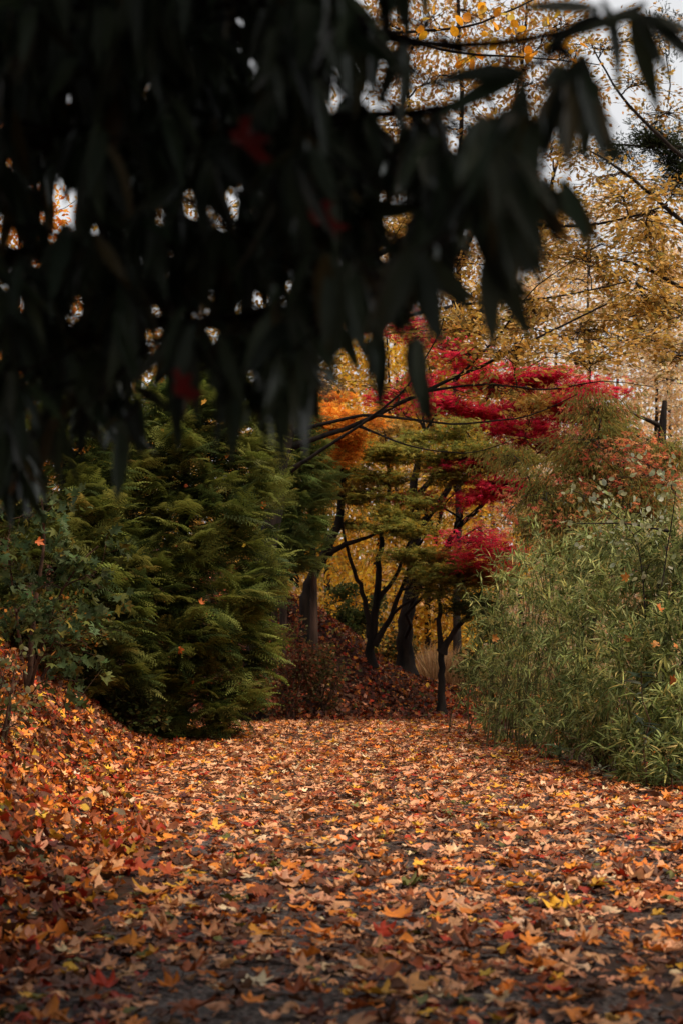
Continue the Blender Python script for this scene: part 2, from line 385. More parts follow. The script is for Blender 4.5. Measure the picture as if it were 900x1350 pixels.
for px, py, s, c, k, ang, lab in [
    (340, 1307, .085, (.72, .58, .36), 0, 20, 'small pale cream star-shaped maple leaf on the dark foreground of the path'),
    (190, 1155, .13, (.42, .06, .015), 1, 100, 'large curled rust-red leaf lying on the shaded left side of the path'),
    (225, 1160, .11, (.45, .08, .02), 3, 60, 'folded red-orange leaf tucked against the large curled rust-red leaf'),
    (345, 1240, .11, (.75, .3, .03), 0, 80, 'bright orange maple leaf with spread points low on the path'),
    (170, 1260, .11, (.65, .22, .02), 3, -60, 'glowing orange leaf in the dark lower left of the path'),
    (35, 1255, .14, (.62, .2, .02), 1, 130, 'big orange maple leaf at the left edge of the photo near the bottom'),
    (285, 1275, .11, (.6, .32, .18), 2, 10, 'tan pink curled leaf just above the pale cream star-shaped leaf'),
    (605, 1205, .11, (.58, .3, .17), 1, 90, 'broad dull pink leaf lying flat on the lower middle of the path'),
    (545, 1313, .13, (.6, .27, .08), 0, 80, 'wide tan orange maple leaf at the very bottom centre of the path'),
    (750, 1150, .08, (.75, .27, .02), 0, 45, 'small glowing orange leaf on the right half of the path'),
    (485, 1293, .09, (.4, .03, .012), 2, 30, 'dark red leaf on bare gravel low on the path'),
    (55, 1085, .1, (.78, .45, .04), 0, 10, 'bright yellow leaf at the foot of the left leafy bank'),
    (95, 1028, .11, (.72, .4, .04), 5, 60, 'golden yellow leaf on the upper slope of the left bank'),
    (800, 1168, .08, (.66, .5, .3), 0, 70, 'pale cream ragged leaf on the right part of the path'),
    (380, 1172, .13, (.55, .26, .15), 1, 60, 'pinkish tan maple leaf beside dark litter left of the path centre')]:
    one_leaf(px, py, s, c, lab, k, ang)

# ------------------------------------------------------------------ broadleaf tree generator
def tree(name, label, cat, trunks, pads, tmpl, lsize, pal, group=None, bark=M_BARK, flat=.3, hang=.0, tw=9, spread=.12, limb_r=.02, limb_parts=True, jit=.2, own=None, tr_k=8, singles=0, density=1., root=None, twr=.004, mat=None, fluff=.6, thin=.75):
    """trunks: [(points, r0, r1)]; pads: [(centre, (rx,ry,rz), leaves[, palette])]; a limb runs to each pad, twigs fill it, leaves sit on the twigs"""
    base = np.array(trunks[0][0][0], float)
    t = root or empty(name, base, label, cat, group)
    tp, tr = [], []
    for pts, r0, r1 in trunks:
        n = max(8, 4*len(pts)); P = smooth_path(pts, n); r = np.linspace(r0, r1, n); r[0] *= 1.75; r[1] *= 1.2
        P[1:-1] += rng.normal(0, r0*.15, (n-2, 3))
        Tubes().add(P, r, tr_k).build('trunk' if r0 > .05 or len(trunks) == 1 else 'stem', bark, t)
        tp.append(P); tr.append(r)
    AP, AR = np.concatenate(tp), np.concatenate(tr)
    LP, LA, LN, LC = [], [], [], []
    joined = Tubes()
    for pad in pads:
        c = np.array(pad[0], float); rr = np.array(pad[1], float); nl = int(pad[2]*density); pl = pad[3] if len(pad) > 3 else pal
        d = c-AP; dist = np.linalg.norm(d, axis=1); score = dist+1.2*np.clip(AP[:, 2]-c[2]+.25*dist, 0, None)
        j = int(np.argmin(score)); L = dist[j]
        r0 = min(AR[j]*thin, limb_r*(1+.25*L)); r1 = max(.15*r0, twr)
        ld = norm(norm(d[j])+np.array([0, 0, .35]))
        P = curve(AP[j], c, 9, -.05, .05, ld)
        tb = Tubes() if limb_parts else joined
        rad = np.linspace(r0, r1*1.3, 9); tb.add(P, rad, 6)
        ntw = max(3, int(tw*(np.prod(rr)**(1/3))/.4)); ntw = min(ntw, 40)
        per = max(3, nl//ntw)
        for _ in range(ntw):
            k = rng.integers(3, 9); s0 = P[k]; off = rng.normal(0, fluff, 3)*rr
            e = c+off; Q = curve(s0, e, 5, hang*.5, .07, norm(norm(e-s0)+norm(P[k]-P[k-1])*.6))
            tb.add(Q, np.linspace(max(rad[k]*.5, twr), twr*.6, 5), 4)
            nd = max(2, per//7); u = rng.random(nd)**.7*4; i0 = np.minimum(u.astype(int), 3); f = (u-i0)[:, None]
            on = Q[i0]*(1-f)+Q[i0+1]*f; nj = rng.normal(size=(nd, 3))*spread*1.1; nj[:, 2] *= flat*1.6; node = on+nj
            if twr < .01:
                for w_ in range(nd): tb.add([on[w_], node[w_]], twr*.5, 3)
            wi = rng.integers(0, nd, per); pos = node[wi]
            jj = rng.normal(size=(per, 3))*spread*.42; jj[:, 2] *= flat*1.6
            LP.append(pos+jj); a = norm(jj+norm(e-s0)*spread*.8+np.array([0, 0, -hang*spread*2])); LA.append(a)
            LN.append(norm(np.array([0, 0, 1.])+rng.normal(0, flat+.15, (per, 3)))); LC.append(palette(pl, per, jit)*(1+rng.normal(0, .12)))
        if limb_parts: tb.build('branch', bark, t)
    if not limb_parts: joined.build('branch', bark, t)
    if LP:
        P, A_, N_, Cc = map(np.concatenate, (LP, LA, LN, LC)); S = rng.uniform(.65, 1.15, len(P))*lsize
        Cc = np.clip(Cc, .003, .95)
        if singles:
            px, py = project(P); vis = (px > 0) & (px < 900) & (py < 1350) & (py > 0)
            o = np.argsort(-np.where(vis, S/np.maximum(P[:, 1], .5), 0)); one, rest = o[:singles], o[singles:]
            pieces('leaf', tmpl, P[one], A_[one], N_[one], S[one], Cc[one], M_LEAFO if mat is None else M_LAURELO, t)
            P, A_, N_, S, Cc = P[rest], A_[rest], N_[rest], S[rest], Cc[rest]
        scatter('crown', tmpl, P, A_, N_, S, Cc, mat or M_LEAF, t)
    return t
def pxpads(lst, depthf=.55):
    """pads from photo pixels: (px,py,Y, rx_px, ry_px, leaves[, palette])"""
    out = []
    for e in lst:
        px, py, Yd, rx, ry, n = e[:6]; k = Yd/F
        out.append((at(px, py, Yd), (rx*k, max(rx*k*depthf, .25), ry*k), n)+tuple(e[6:]))
    return out
def flatpads(l): return pxpads([(e[0]+rng.normal(0, 12), e[1]+rng.normal(0, 8), e[2]+rng.normal(0, .5), e[3]*1.15, e[4]*.5)+tuple(e[5:]) for e in l])
def gz(x, y): return float(terrain(x, y))-.04
def base_at(px, Yd):
    x = (px-450)/F*Yd; return np.array([x, Yd, gz(x, Yd)])

# palettes
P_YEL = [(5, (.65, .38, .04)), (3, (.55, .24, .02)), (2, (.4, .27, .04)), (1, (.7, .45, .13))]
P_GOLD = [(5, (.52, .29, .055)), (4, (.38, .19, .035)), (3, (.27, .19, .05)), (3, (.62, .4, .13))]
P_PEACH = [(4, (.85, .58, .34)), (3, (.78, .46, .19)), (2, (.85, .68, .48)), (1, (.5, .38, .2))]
P_CRIM = [(6, (.75, .03, .09)), (3, (.5, .012, .04)), (2, (.75, .1, .09)), (1, (.7, .22, .06))]
P_REDOR = [(4, (.5, .06, .03)), (3, (.5, .14, .05)), (3, (.22, .13, .035)), (1, (.5, .1, .08))]
P_ORG = [(6, (.85, .32, .04)), (2, (.75, .22, .03)), (2, (.85, .45, .07))]
P_MGRN = [(5, (.24, .24, .05)), (4, (.34, .29, .06)), (2, (.42, .28, .04)), (1, (.16, .18, .04))]
P_OLIVE = [(5, (.27, .26, .07)), (4, (.35, .29, .08)), (2, (.42, .25, .06)), (1, (.55, .2, .06))]
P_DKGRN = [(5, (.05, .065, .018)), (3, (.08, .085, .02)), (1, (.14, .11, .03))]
P_BAM = [(5, (.17, .195, .05)), (5, (.3, .32, .115)), (5, (.08, .1, .028)), (2, (.38, .34, .1)), (1, (.48, .38, .13))]
P_GREEN = [(5, (.055, .085, .03)), (4, (.085, .115, .045)), (3, (.08, .09, .02)), (1, (.2, .15, .03))]

# orange maple standing between second conifer and the green maple
b = base_at(402, 24)
tree('orange_maple', 'small maple with glowing orange leaves and a forked dark trunk beside the far conifer', 'tree',
     [([b, at(402, 790, 24), at(408, 765, 24), at(432, 725, 24), at(446, 690, 24), at(452, 640, 24.2), at(446, 590, 24.4), at(440, 540, 24.6)], .11, .035),
      ([at(434, 728, 24), at(460, 716, 23.9), at(487, 708, 23.8), at(512, 690, 23.7)], .055, .015)],
     pxpads([(440, 555, 23.0, 30, 20, 1700), (458, 570, 22.8, 22, 14, 1100), (425, 530, 24.8, 28, 18, 900), (415, 585, 24.6, 20, 16, 500), (520, 680, 23.7, 40, 12, 500, P_MGRN),
             (450, 650, 24.2, 40, 14, 500, P_GOLD)]),
     STAR, .085, P_ORG, flat=.25, spread=.13, density=1.7)
# green multi-stemmed japanese maple
b = base_at(488, 24.3)
tree('green_maple', 'multi-stemmed japanese maple with layered olive green leaves at centre of the bank', 'tree',
     [([b, at(488, 850, 24.3), at(498, 790, 24.3), at(499, 730, 24.4), at(512, 660, 24.5), at(512, 610, 24.5)], .085, .02),
      ([at(489, 840, 24.3), at(480, 790, 24.2), at(462, 740, 24.1), at(452, 700, 24), at(447, 655, 24)], .055, .014),
      ([at(492, 850, 24.3), at(512, 820, 24.2), at(530, 775, 24.1), at(545, 730, 24), at(570, 690, 23.9)], .055, .014),
      ([at(497, 790, 24.3), at(520, 765, 24.4), at(545, 700, 24.6), at(600, 650, 24.6)], .04, .012)],
     pxpads([(470, 590, 24.3, 55, 13, 1500), (520, 600, 24.2, 55, 15, 1800), (585, 605, 24.4, 45, 14, 1300), (450, 620, 24.2, 40, 12, 1000), (500, 630, 24, 60, 10, 1100),
             (480, 655, 24, 45, 9, 700), (520, 700, 23.4, 40, 13, 1200), (555, 730, 23.2, 42, 13, 1400), (590, 755, 23, 38, 12, 1200), (540, 660, 23.8, 40, 9, 600),
             (600, 630, 24, 40, 10, 800), (455, 690, 24.4, 26, 8, 350), (620, 770, 22.8, 22, 9, 500), (640, 600, 24, 50, 14, 1300), (560, 575, 24.6, 50, 12, 900), (505, 560, 24.8, 40, 12, 700, P_GOLD)]),
     STAR, .085, P_MGRN, flat=.14, spread=.18, density=.95, tw=18, fluff=.5, twr=.006)
# crimson maple with the thick trunk
b = base_at(533, 26)
tree('crimson_maple', 'crimson red maple with thick dark trunk behind the green maple', 'tree',
     [([b, at(533, 840, 26), at(540, 780, 26), at(548, 700, 26), at(542, 640, 26), at(560, 570, 26)], .17, .05),
      ([at(540, 790, 26), at(570, 750, 25.8), at(600, 700, 25.5), at(640, 660, 25.2), at(690, 620, 25)], .08, .02),
      ([at(548, 700, 26), at(580, 660, 26), at(620, 600, 26), at(680, 540, 26)], .07, .02),
      ([at(545, 660, 26), at(600, 590, 26.4), at(650, 510, 26.4), at(720, 470, 26.4)], .05, .015)],
     pxpads([(640, 545, 25.6, 60, 13, 2600), (690, 565, 25.4, 55, 12, 2600), (720, 535, 25.6, 60, 13, 2200), (650, 505, 26, 60, 11, 1700), (560, 500, 26.2, 50, 10, 600), (720, 495, 26, 60, 9, 1500),
             (765, 550, 25.8, 40, 12, 1100), (610, 470, 26.4, 50, 10, 700), (730, 585, 25, 40, 8, 600, P_REDOR), (620, 612, 23.9, 40, 8, 1300), (660, 640, 23.6, 45, 10, 1500), (640, 652, 23.6, 40, 9, 900),
             (664, 728, 21.6, 32, 12, 1250), (640, 706, 21.8, 26, 8, 500), (530, 430, 27, 60, 14, 700), (570, 445, 27, 40, 12, 500), (545, 655, 24.6, 30, 7, 350), (500, 525, 26.4, 40, 12, 600), (780, 515, 25.8, 50, 16, 1000),
             (590, 530, 25.2, 40, 10, 900), (690, 650, 23.8, 30, 9, 700), (615, 590, 23.6, 60, 7, 800, P_MGRN), (690, 605, 23.4, 60, 7, 800, P_MGRN), (600, 560, 24, 50, 7, 500, P_MGRN), (700, 520, 24.6, 50, 6, 350, P_GOLD)]),
     STAR, .09, P_CRIM, flat=.16, spread=.17, density=1.15, tw=18, fluff=.5)
# small forked tree at the right end of the bank
b = base_at(581, 23.4)
tree('small_maple', 'small forked dark maple next to the bamboo with olive and orange leaves', 'tree',
     [([b, at(581, 870, 23.4), at(582, 855, 23.4), at(577, 820, 23.4), at(580, 775, 23.4), at(592, 740, 23.4)], .075, .02),
      ([at(582, 860, 23.4), at(600, 830, 23.3), at(618, 810, 23.2), at(640, 770, 23)], .06, .015)],
     pxpads([(600, 755, 23, 40, 13, 1200), (630, 760, 22.8, 36, 14, 1100, [(3, (.4, .13, .03)), (2, (.2, .15, .03))]), (632, 800, 22.8, 26, 14, 700, P_DKGRN), (575, 780, 23.4, 30, 10, 500), (610, 800, 23.2, 26, 10, 600, P_DKGRN), (600, 730, 23.2, 40, 9, 700, [(3, (.45, .13, .03)), (2, (.2, .15, .03))]), (655, 765, 23.6, 30, 14, 500, P_DKGRN)]),
     STAR, .08, P_MGRN, flat=.2, spread=.16, density=.8, tw=14, fluff=.5)

# two golden beeches whose limbs sweep over the path and one tall one behind
b = base_at(335, 20.5)
tree('golden_beech', 'golden beech rooted on the left bank with long limbs arching right above the red maple', 'tree',
     [([b, at(345, 760, 20.5), at(365, 640, 20.5), at(380, 560, 20.6), at(395, 440, 20.8), at(400, 250, 21), at(420, 60, 21.4), at(430, -200, 21.5)], .16, .05),
      ([at(382, 590, 20.6), at(470, 560, 20.3), at(560, 515, 20), at(640, 480, 19.8), at(720, 440, 19.6), at(800, 400, 19.4)], .04, .012),
      ([at(388, 500, 20.7), at(480, 430, 20.4), at(600, 400, 20.2), at(720, 395, 20), at(830, 370, 19.8)], .035, .01),
      ([at(395, 400, 20.8), at(500, 330, 20.6), at(640, 290, 20.5), at(780, 300, 20.5), at(880, 270, 20.5)], .055, .014),
      ([at(383, 570, 20.6), at(480, 545, 20.2), at(600, 560, 19.6), at(700, 550, 19.2), at(760, 520, 19)], .03, .006),
      ([at(383, 620, 20.6), at(460, 570, 20.2), at(530, 520, 19.8), at(575, 450, 19.5), at(590, 400, 19.3)], .028, .006),
      ([at(560, 515, 20), at(640, 505, 19.6), at(720, 515, 19.3), at(800, 500, 19), at(860, 510, 18.8)], .02, .005),
      ([at(600, 500, 19.9), at(660, 440, 19.6), at(700, 380, 19.4), at(760, 340, 19.2)], .018, .005),
      ([at(470, 560, 20.3), at(540, 590, 19.8), at(620, 600, 19.4), at(690, 575, 19.2)], .018, .004),
      ([at(600, 400, 20.2), at(660, 420, 19.8), at(760, 450, 19.5), at(850, 440, 19.3)], .018, .004)],
     flatpads([(500, 420, 20.4, 60, 20, 500), (560, 380, 20.4, 60, 22, 650), (620, 430, 20, 70, 20, 650), (690, 410, 20, 70, 20, 750), (760, 420, 19.6, 60, 22, 750), (830, 395, 19.5, 60, 22, 700),
             (520, 330, 20.8, 60, 28, 450), (600, 300, 20.6, 60, 24, 500), (680, 330, 20.4, 70, 24, 700), (770, 340, 20.2, 70, 24, 750), (850, 320, 20.2, 60, 24, 700), (650, 250, 20.6, 60, 24, 500),
             (740, 270, 20.6, 60, 24, 550), (820, 260, 20.5, 60, 24, 500), (700, 460, 19.6, 60, 14, 450), (600, 480, 19.8, 60, 12, 280), (520, 520, 20, 50, 10, 220), (780, 460, 19.4, 60, 14, 450),
             (430, 500, 20.6, 40, 24, 300), (350, 450, 20.8, 70, 40, 300), (300, 300, 21, 80, 50, 300), (450, 150, 21.4, 80, 50, 350), (860, 440, 19.4, 50, 18, 380), (640, 520, 19.6, 60, 12, 200), (560, 440, 20, 50, 18, 300)]),
     BEECH, .11, P_GOLD, flat=.35, spread=.19, hang=.05, twr=.007, limb_r=.016, tw=17, density=.8)
b = base_at(1010, 24)
tree('golden_beech', 'golden beech reaching in from the right edge with thin dark branches against the sky', 'tree',
     [([b, at(1005, 700, 24), at(990, 450, 24), at(985, 200, 24), at(970, -100, 24)], .2, .08),
      ([at(990, 480, 24), at(930, 400, 23.6), at(850, 350, 23.4), at(760, 330, 23)], .06, .014),
      ([at(985, 350, 24), at(920, 310, 23.8), at(840, 240, 23.6), at(780, 200, 23.5)], .06, .014),
      ([at(985, 250, 24), at(900, 210, 24), at(820, 130, 24), at(780, 60, 24)], .05, .012)],
     flatpads([(880, 360, 23.6, 60, 26, 650), (800, 370, 23.2, 60, 24, 650), (850, 300, 23.6, 60, 22, 550), (890, 240, 23.8, 50, 22, 450), (820, 230, 23.6, 50, 22, 450), (880, 410, 23.6, 50, 18, 600), (820, 430, 23.4, 60, 18, 600),
             (890, 470, 23.6, 40, 20, 450), (770, 200, 23.6, 50, 24, 380), (830, 120, 24, 60, 26, 350), (900, 150, 24, 50, 24, 380), (780, 60, 24, 50, 26, 280), (870, 40, 24, 60, 26, 280)]),
     BEECH, .115, P_GOLD, flat=.35, spread=.2, hang=.05, twr=.008, limb_r=.018, tw=17, density=.72)
b = base_at(600, 34)
tree('tall_golden_tree', 'tall slender golden tree behind the laurel with upright twiggy branches against white sky', 'tree',
     [([b, at(605, 700, 34), at(600, 450, 34), at(610, 200, 34), at(600, -60, 34), at(610, -350, 34)], .1, .03),
      ([at(602, 400, 34), at(560, 250, 33.8), at(530, 100, 33.6), at(520, -50, 33.5)], .08, .02),
      ([at(602, 350, 34), at(660, 220, 33.8), at(690, 80, 33.6), at(700, -80, 33.5)], .08, .02),
      ([at(600, 450, 34), at(700, 330, 34), at(740, 200, 34), at(760, 60, 34)], .07, .02)],
     pxpads([(x, y, 33.5+rng.uniform(-1.5, 1.5), 44, 34, 430) for x, y in [(500, 30), (530, 90), (560, 30), (590, 100), (620, 20), (520, 160), (580, 170), (640, 90), (680, 40), (650, 160), (700, 110), (740, 30), (720, 180), (500, 230), (560, 250), (620, 240), (680, 230), (760, 120), (540, -30), (620, -40), (700, -30), (600, 330), (680, 320), (740, 290), (520, 320)]]),
     BEECH, .16, [(4, (.55, .3, .06)), (3, (.45, .2, .05)), (2, (.5, .33, .08)), (2, (.6, .36, .16))], flat=.6, spread=.28, limb_r=.02, tw=16, twr=.009, density=1.05)
# a few big yellow lime leaves on a near branch
b = base_at(-120, 11.5)
tree('yellow_lime', 'slim lime branch with large bright yellow leaves crossing the top of the view', 'tree',
     [([b, at(-130, 600, 11.5), at(-100, 250, 11.5), at(60, 100, 11.4), at(280, 60, 11.4), at(480, 45, 11.3)], .06, .014), ([at(480, 45, 11.3), at(560, 40, 11.2), at(620, 35, 11.1), at(680, 10, 11), at(740, -20, 11)], .014, .005),
      ([at(470, 50, 11.3), at(530, 50, 11.1), at(600, 70, 11), at(700, 75, 10.9), at(790, 85, 10.8)], .014, .004)],
     pxpads([(570, 20, 11, 36, 22, 9), (600, 45, 11, 34, 18, 9), (640, 15, 11, 30, 16, 6), (700, 60, 10.9, 40, 22, 7), (670, 10, 11, 30, 20, 6), (740, 30, 10.9, 40, 20, 5), (530, 45, 11.1, 26, 18, 5), (620, 75, 11, 30, 12, 5), (745, 75, 10.9, 30, 12, 4)], .6),
     OVALS, .095, [(5, (.8, .36, .02)), (3, (.7, .26, .015)), (2, (.6, .4, .06))], flat=.9, spread=.06, hang=.3, tw=2, singles=70, twr=.0025, limb_r=.004)

# dark pine boughs high on the right
b = base_at(1090, 30)
tree('dark_pine', 'dark pine bough high at the right edge against the bright sky', 'tree',
     [([b, at(1090, 600, 30), at(1080, 250, 30), at(1070, 0, 30), at(1070, -250, 30)], .25, .1), ([at(1075, 215, 30), at(1000, 200, 29.6), at(900, 195, 29.2), at(800, 190, 29)], .08, .02), ([at(1075, 270, 30), at(960, 240, 29.6), at(860, 232, 29.2)], .05, .02)],
     pxpads([(860, 190, 29.2, 55, 9, 2600), (900, 215, 29.4, 45, 9, 1900), (820, 200, 29, 36, 7, 1200), (890, 240, 29.4, 36, 6, 1000), (880, 25, 29, 30, 14, 600), (850, 170, 29, 30, 8, 500)]),
     BLADE, .12, [(1, (.02, .03, .012)), (1, (.035, .04, .015))], flat=.6, spread=.12, limb_r=.03)

# leaning dead trunk and broken stub on the right
tr_ = empty('dead_snag', base_at(872, 30), 'dark broken stub of a dead tree standing right of the red maple', 'dead tree')
b = base_at(872, 30)
Tubes().add(smooth_path([b, at(870, 650, 30), at(872, 580, 30), at(869, 545, 30), at(876, 528, 30)], 12), [.2, .17, .15, .14, .13, .125, .12, .12, .11, .1, .09, .05], 8).build('trunk', M_BARK, tr_)
Tubes().add(curve(at(871, 562, 30), at(830, 543, 29.6), 5, 0, .06), np.linspace(.06, .015, 5), 6).build('branch', M_BARK, tr_)
Tubes().add(curve(at(871, 600, 30), at(915, 592, 29.6), 5, 0, .06), np.linspace(.05, .012, 5), 6).build('branch', M_BARK, tr_)

# olive shrubs behind the bamboo, red-orange leaves among them
b = base_at(760, 20)
tree('weeping_shrub', 'arching olive green shrub behind the bamboo with reddish tips', 'shrub',
     [([b, at(760, 800, 20), at(740, 700, 20), at(700, 640, 20)], .05, .015), ([b, at(790, 760, 20), at(830, 660, 20), at(860, 600, 20)], .05, .015), ([b, at(770, 760, 20), at(780, 640, 20), at(790, 560, 20)], .05, .015)],
     pxpads([(720, 650, 20, 40, 18, 900), (770, 610, 20, 50, 20, 1700), (740, 660, 19.6, 60, 24, 2400), (700, 682, 19.6, 30, 14, 700), (820, 640, 20, 55, 24, 2000), (870, 600, 20.2, 45, 24, 1500), (800, 580, 20.3, 50, 22, 1600), (750, 705, 19.2, 50, 20, 1700),
             (850, 660, 19.6, 60, 22, 1700), (790, 540, 20.6, 40, 20, 900), (740, 590, 20.6, 50, 10, 500), (660, 600, 21.4, 40, 7, 400)]),
     BLADE, .11, P_OLIVE, density=1.6, flat=.5, spread=.13, hang=.5, limb_r=.012)
b = base_at(900, 22.5)
tree('coral_maple', 'faded coral red maple behind the olive shrub at the right', 'tree',
     [([b, at(900, 760, 22.5), at(880, 680, 22.5), at(840, 630, 22.4)], .07, .02), ([at(895, 760, 22.5), at(820, 720, 22.3), at(760, 690, 22.2), at(720, 680, 22)], .05, .012)],
     pxpads([(830, 610, 18.9, 60, 16, 420), (870, 625, 18.8, 45, 16, 420), (790, 590, 19, 50, 12, 200), (780, 550, 22, 50, 18, 700), (740, 690, 18.6, 50, 9, 260), (720, 660, 18.8, 50, 12, 150), (840, 585, 19.4, 60, 10, 200), (790, 680, 18.6, 60, 9, 150), (660, 690, 19, 36, 10, 180), (800, 640, 18.8, 60, 14, 150)]),
     STAR, .07, [(4, (.55, .1, .06)), (4, (.55, .2, .07)), (2, (.55, .28, .12))], flat=.35, spread=.16, limb_r=.012, density=.6, tw=14)
b = base_at(850, 12.3)
tree('pale_leaved_shrub', 'shrub with scattered pale silvery oval leaves above the bamboo at the right edge', 'shrub',
     [([b, at(860, 850, 12.3), at(880, 720, 12.4), at(890, 650, 12.4)], .012, .004), ([b, at(850, 800, 12.3), at(840, 700, 12.2), at(770, 650, 12.1), at(750, 645, 12)], .01, .003), ([at(880, 700, 12.4), at(830, 690, 12.2), at(760, 690, 12)], .01, .004)],
     pxpads([(770, 660, 12, 45, 26, 50), (830, 665, 12, 50, 26, 60), (880, 640, 12.2, 40, 26, 70), (850, 610, 12.4, 40, 20, 24), (880, 690, 12, 40, 20, 70), (820, 710, 12, 50, 16, 45), (770, 690, 12, 40, 12, 22), (860, 740, 11.8, 40, 20, 40)]),
     OVALS, .06, [(5, (.3, .3, .16)), (3, (.34, .36, .24)), (3, (.17, .17, .06))], flat=.8, spread=.09, hang=.2, tw=4, singles=120, limb_r=.005, twr=.002, density=.6)

# ------------------------------------------------------------------ background wood, each tree its own thing
def far_tree(px, Yd, top, w, pal, label, name='autumn_tree', n=8500, low=880, bark=M_BARK, ls=.16):
    b = base_at(px, Yd); k = Yd/F; tops = at(px+rng.uniform(-20, 20), top, Yd)
    trunk = [b, b*.7+tops*.3+rng.normal(0, .15, 3), b*.35+tops*.65+rng.normal(0, .25, 3), tops]
    pads = []
    for i in range(16):
        v = i/15; py = low+(top-low)*v; ww = w*(.55+.6*math.sin(math.pi*min(1, .15+v*.8)))
        pads.append((at(px+rng.uniform(-ww, ww)*.8, py+rng.uniform(-20, 20), Yd+rng.uniform(-1, 1)*ww*k*.6), (ww*k*.6, ww*k*.6, ww*k*.38), n//16))
    tree(name, label, 'tree', [(trunk, .06+.0012*Yd, .02)], pads, BEECH, ls, pal, group='background woodland trees', bark=bark, flat=.7, spread=.3, limb_r=.03, limb_parts=False, tw=4, twr=.012, tr_k=6)
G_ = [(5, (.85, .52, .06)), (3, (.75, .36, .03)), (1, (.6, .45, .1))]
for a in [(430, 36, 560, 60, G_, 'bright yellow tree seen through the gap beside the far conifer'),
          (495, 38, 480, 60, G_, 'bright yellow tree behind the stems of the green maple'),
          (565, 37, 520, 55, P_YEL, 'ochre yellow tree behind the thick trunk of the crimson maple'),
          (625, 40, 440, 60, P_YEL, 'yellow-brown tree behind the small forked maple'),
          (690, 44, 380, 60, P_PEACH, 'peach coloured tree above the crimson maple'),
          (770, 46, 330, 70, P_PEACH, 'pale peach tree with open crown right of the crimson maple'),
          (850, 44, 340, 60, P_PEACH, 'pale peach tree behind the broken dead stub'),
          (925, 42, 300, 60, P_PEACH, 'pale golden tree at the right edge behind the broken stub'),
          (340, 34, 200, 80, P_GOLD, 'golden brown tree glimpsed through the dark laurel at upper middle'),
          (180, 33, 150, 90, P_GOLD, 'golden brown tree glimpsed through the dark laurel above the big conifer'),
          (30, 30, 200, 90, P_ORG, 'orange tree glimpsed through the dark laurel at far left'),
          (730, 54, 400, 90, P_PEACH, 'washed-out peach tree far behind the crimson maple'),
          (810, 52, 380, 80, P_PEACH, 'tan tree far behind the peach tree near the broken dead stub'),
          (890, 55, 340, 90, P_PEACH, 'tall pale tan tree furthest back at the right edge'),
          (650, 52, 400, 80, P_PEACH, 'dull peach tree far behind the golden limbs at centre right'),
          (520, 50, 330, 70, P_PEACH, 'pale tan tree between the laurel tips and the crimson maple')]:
    px_, Y_, top_, w_, pal_, lab_ = a
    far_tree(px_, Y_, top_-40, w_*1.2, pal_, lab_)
# very far wood closing the view
def far_wood():
    n = 90; P, A_, N_, Cc, S = [], [], [], [], []
    for i in range(n):
        x = rng.uniform(-20, 34); y = rng.uniform(62, 80); h = rng.uniform(12, 22); z0 = float(terrain(x, y))
        m = 800; q = rng.normal(size=(m, 3))*np.array([1.8, 1.8, h*.3]); q[:, 2] += z0+h*.45
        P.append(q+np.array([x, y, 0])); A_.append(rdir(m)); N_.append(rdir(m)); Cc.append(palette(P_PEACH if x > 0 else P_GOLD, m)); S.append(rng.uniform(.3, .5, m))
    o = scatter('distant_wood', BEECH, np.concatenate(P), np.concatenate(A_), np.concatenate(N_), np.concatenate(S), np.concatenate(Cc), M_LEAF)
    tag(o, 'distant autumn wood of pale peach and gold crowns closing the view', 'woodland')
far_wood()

# low dark shrubs on and behind the wooded bank
def shrub(name, label, px, Yd, w, top, pal, tmpl, ls, n=1600, cat='shrub', group=None, flat=.5, stems=6, hang=.1, spread=.09, low=None, bark=M_STEM, singles=0, mat=None, twr=.0035):
    b = base_at(px, Yd); k = Yd/F; pyb = project(b)[1][0]; trunks, pads = [], []
    for i in range(stems):
        e = at(px+rng.uniform(-w, w)*.8, pyb+(top-pyb)*rng.uniform(.55, .95), Yd+rng.uniform(-w, w)*k*.5)
        trunks.append(([b+rng.normal(0, .05, 3)*[1, 1, 0], (b+e)/2+rng.normal(0, .05, 3), e], .012+.004*Yd/20, .004))
    for i in range(9):
        v = rng.uniform(.15, .9); pads.append((at(px+rng.uniform(-w, w)*(1.1-v*.5)*.75, pyb+(top-pyb)*v, Yd+rng.uniform(-w, w)*k*.5), (w*k*.42,)*2+(max(.08, w*k*.22),), n//9))
    return tree(name, label, cat, trunks, pads, tmpl, ls, pal, group, bark, flat=flat, hang=hang, spread=spread, limb_parts=False, limb_r=.008, tw=6, twr=twr, singles=singles, mat=mat)
P_BR = [(4, (.2, .05, .025)), (3, (.12, .05, .02)), (3, (.1, .09, .03)), (2, (.32, .1, .05)), (2, (.18, .12, .05))]
shrub('bramble', 'tangled bramble with rust red leaves at the foot of the far conifer', 385, 21.8, 36, 810, P_BR, OVALS[:1], .06, 1700, flat=.7)
shrub('bramble', 'tangle of brown twigs and olive leaves right of the rust red bramble', 425, 22.2, 34, 850, [(4, (.12, .1, .035)), (3, (.2, .08, .03)), (2, (.07, .07, .02))], OVALS[:1], .055, 1500, flat=.7)
shrub('bramble', 'dark brown bramble under the edge of the big conifer', 335, 20.4, 34, 850, P_BR, OVALS[:1], .06, 1500, flat=.7)
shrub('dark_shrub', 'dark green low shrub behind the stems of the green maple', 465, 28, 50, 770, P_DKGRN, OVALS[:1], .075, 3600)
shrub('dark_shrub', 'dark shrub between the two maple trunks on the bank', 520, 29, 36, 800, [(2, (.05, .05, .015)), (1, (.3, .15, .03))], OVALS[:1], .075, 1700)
shrub('dark_shrub', 'dark green shrub in the shade left of the bamboo', 640, 25, 40, 770, P_DKGRN, OVALS[:1], .07, 2600)

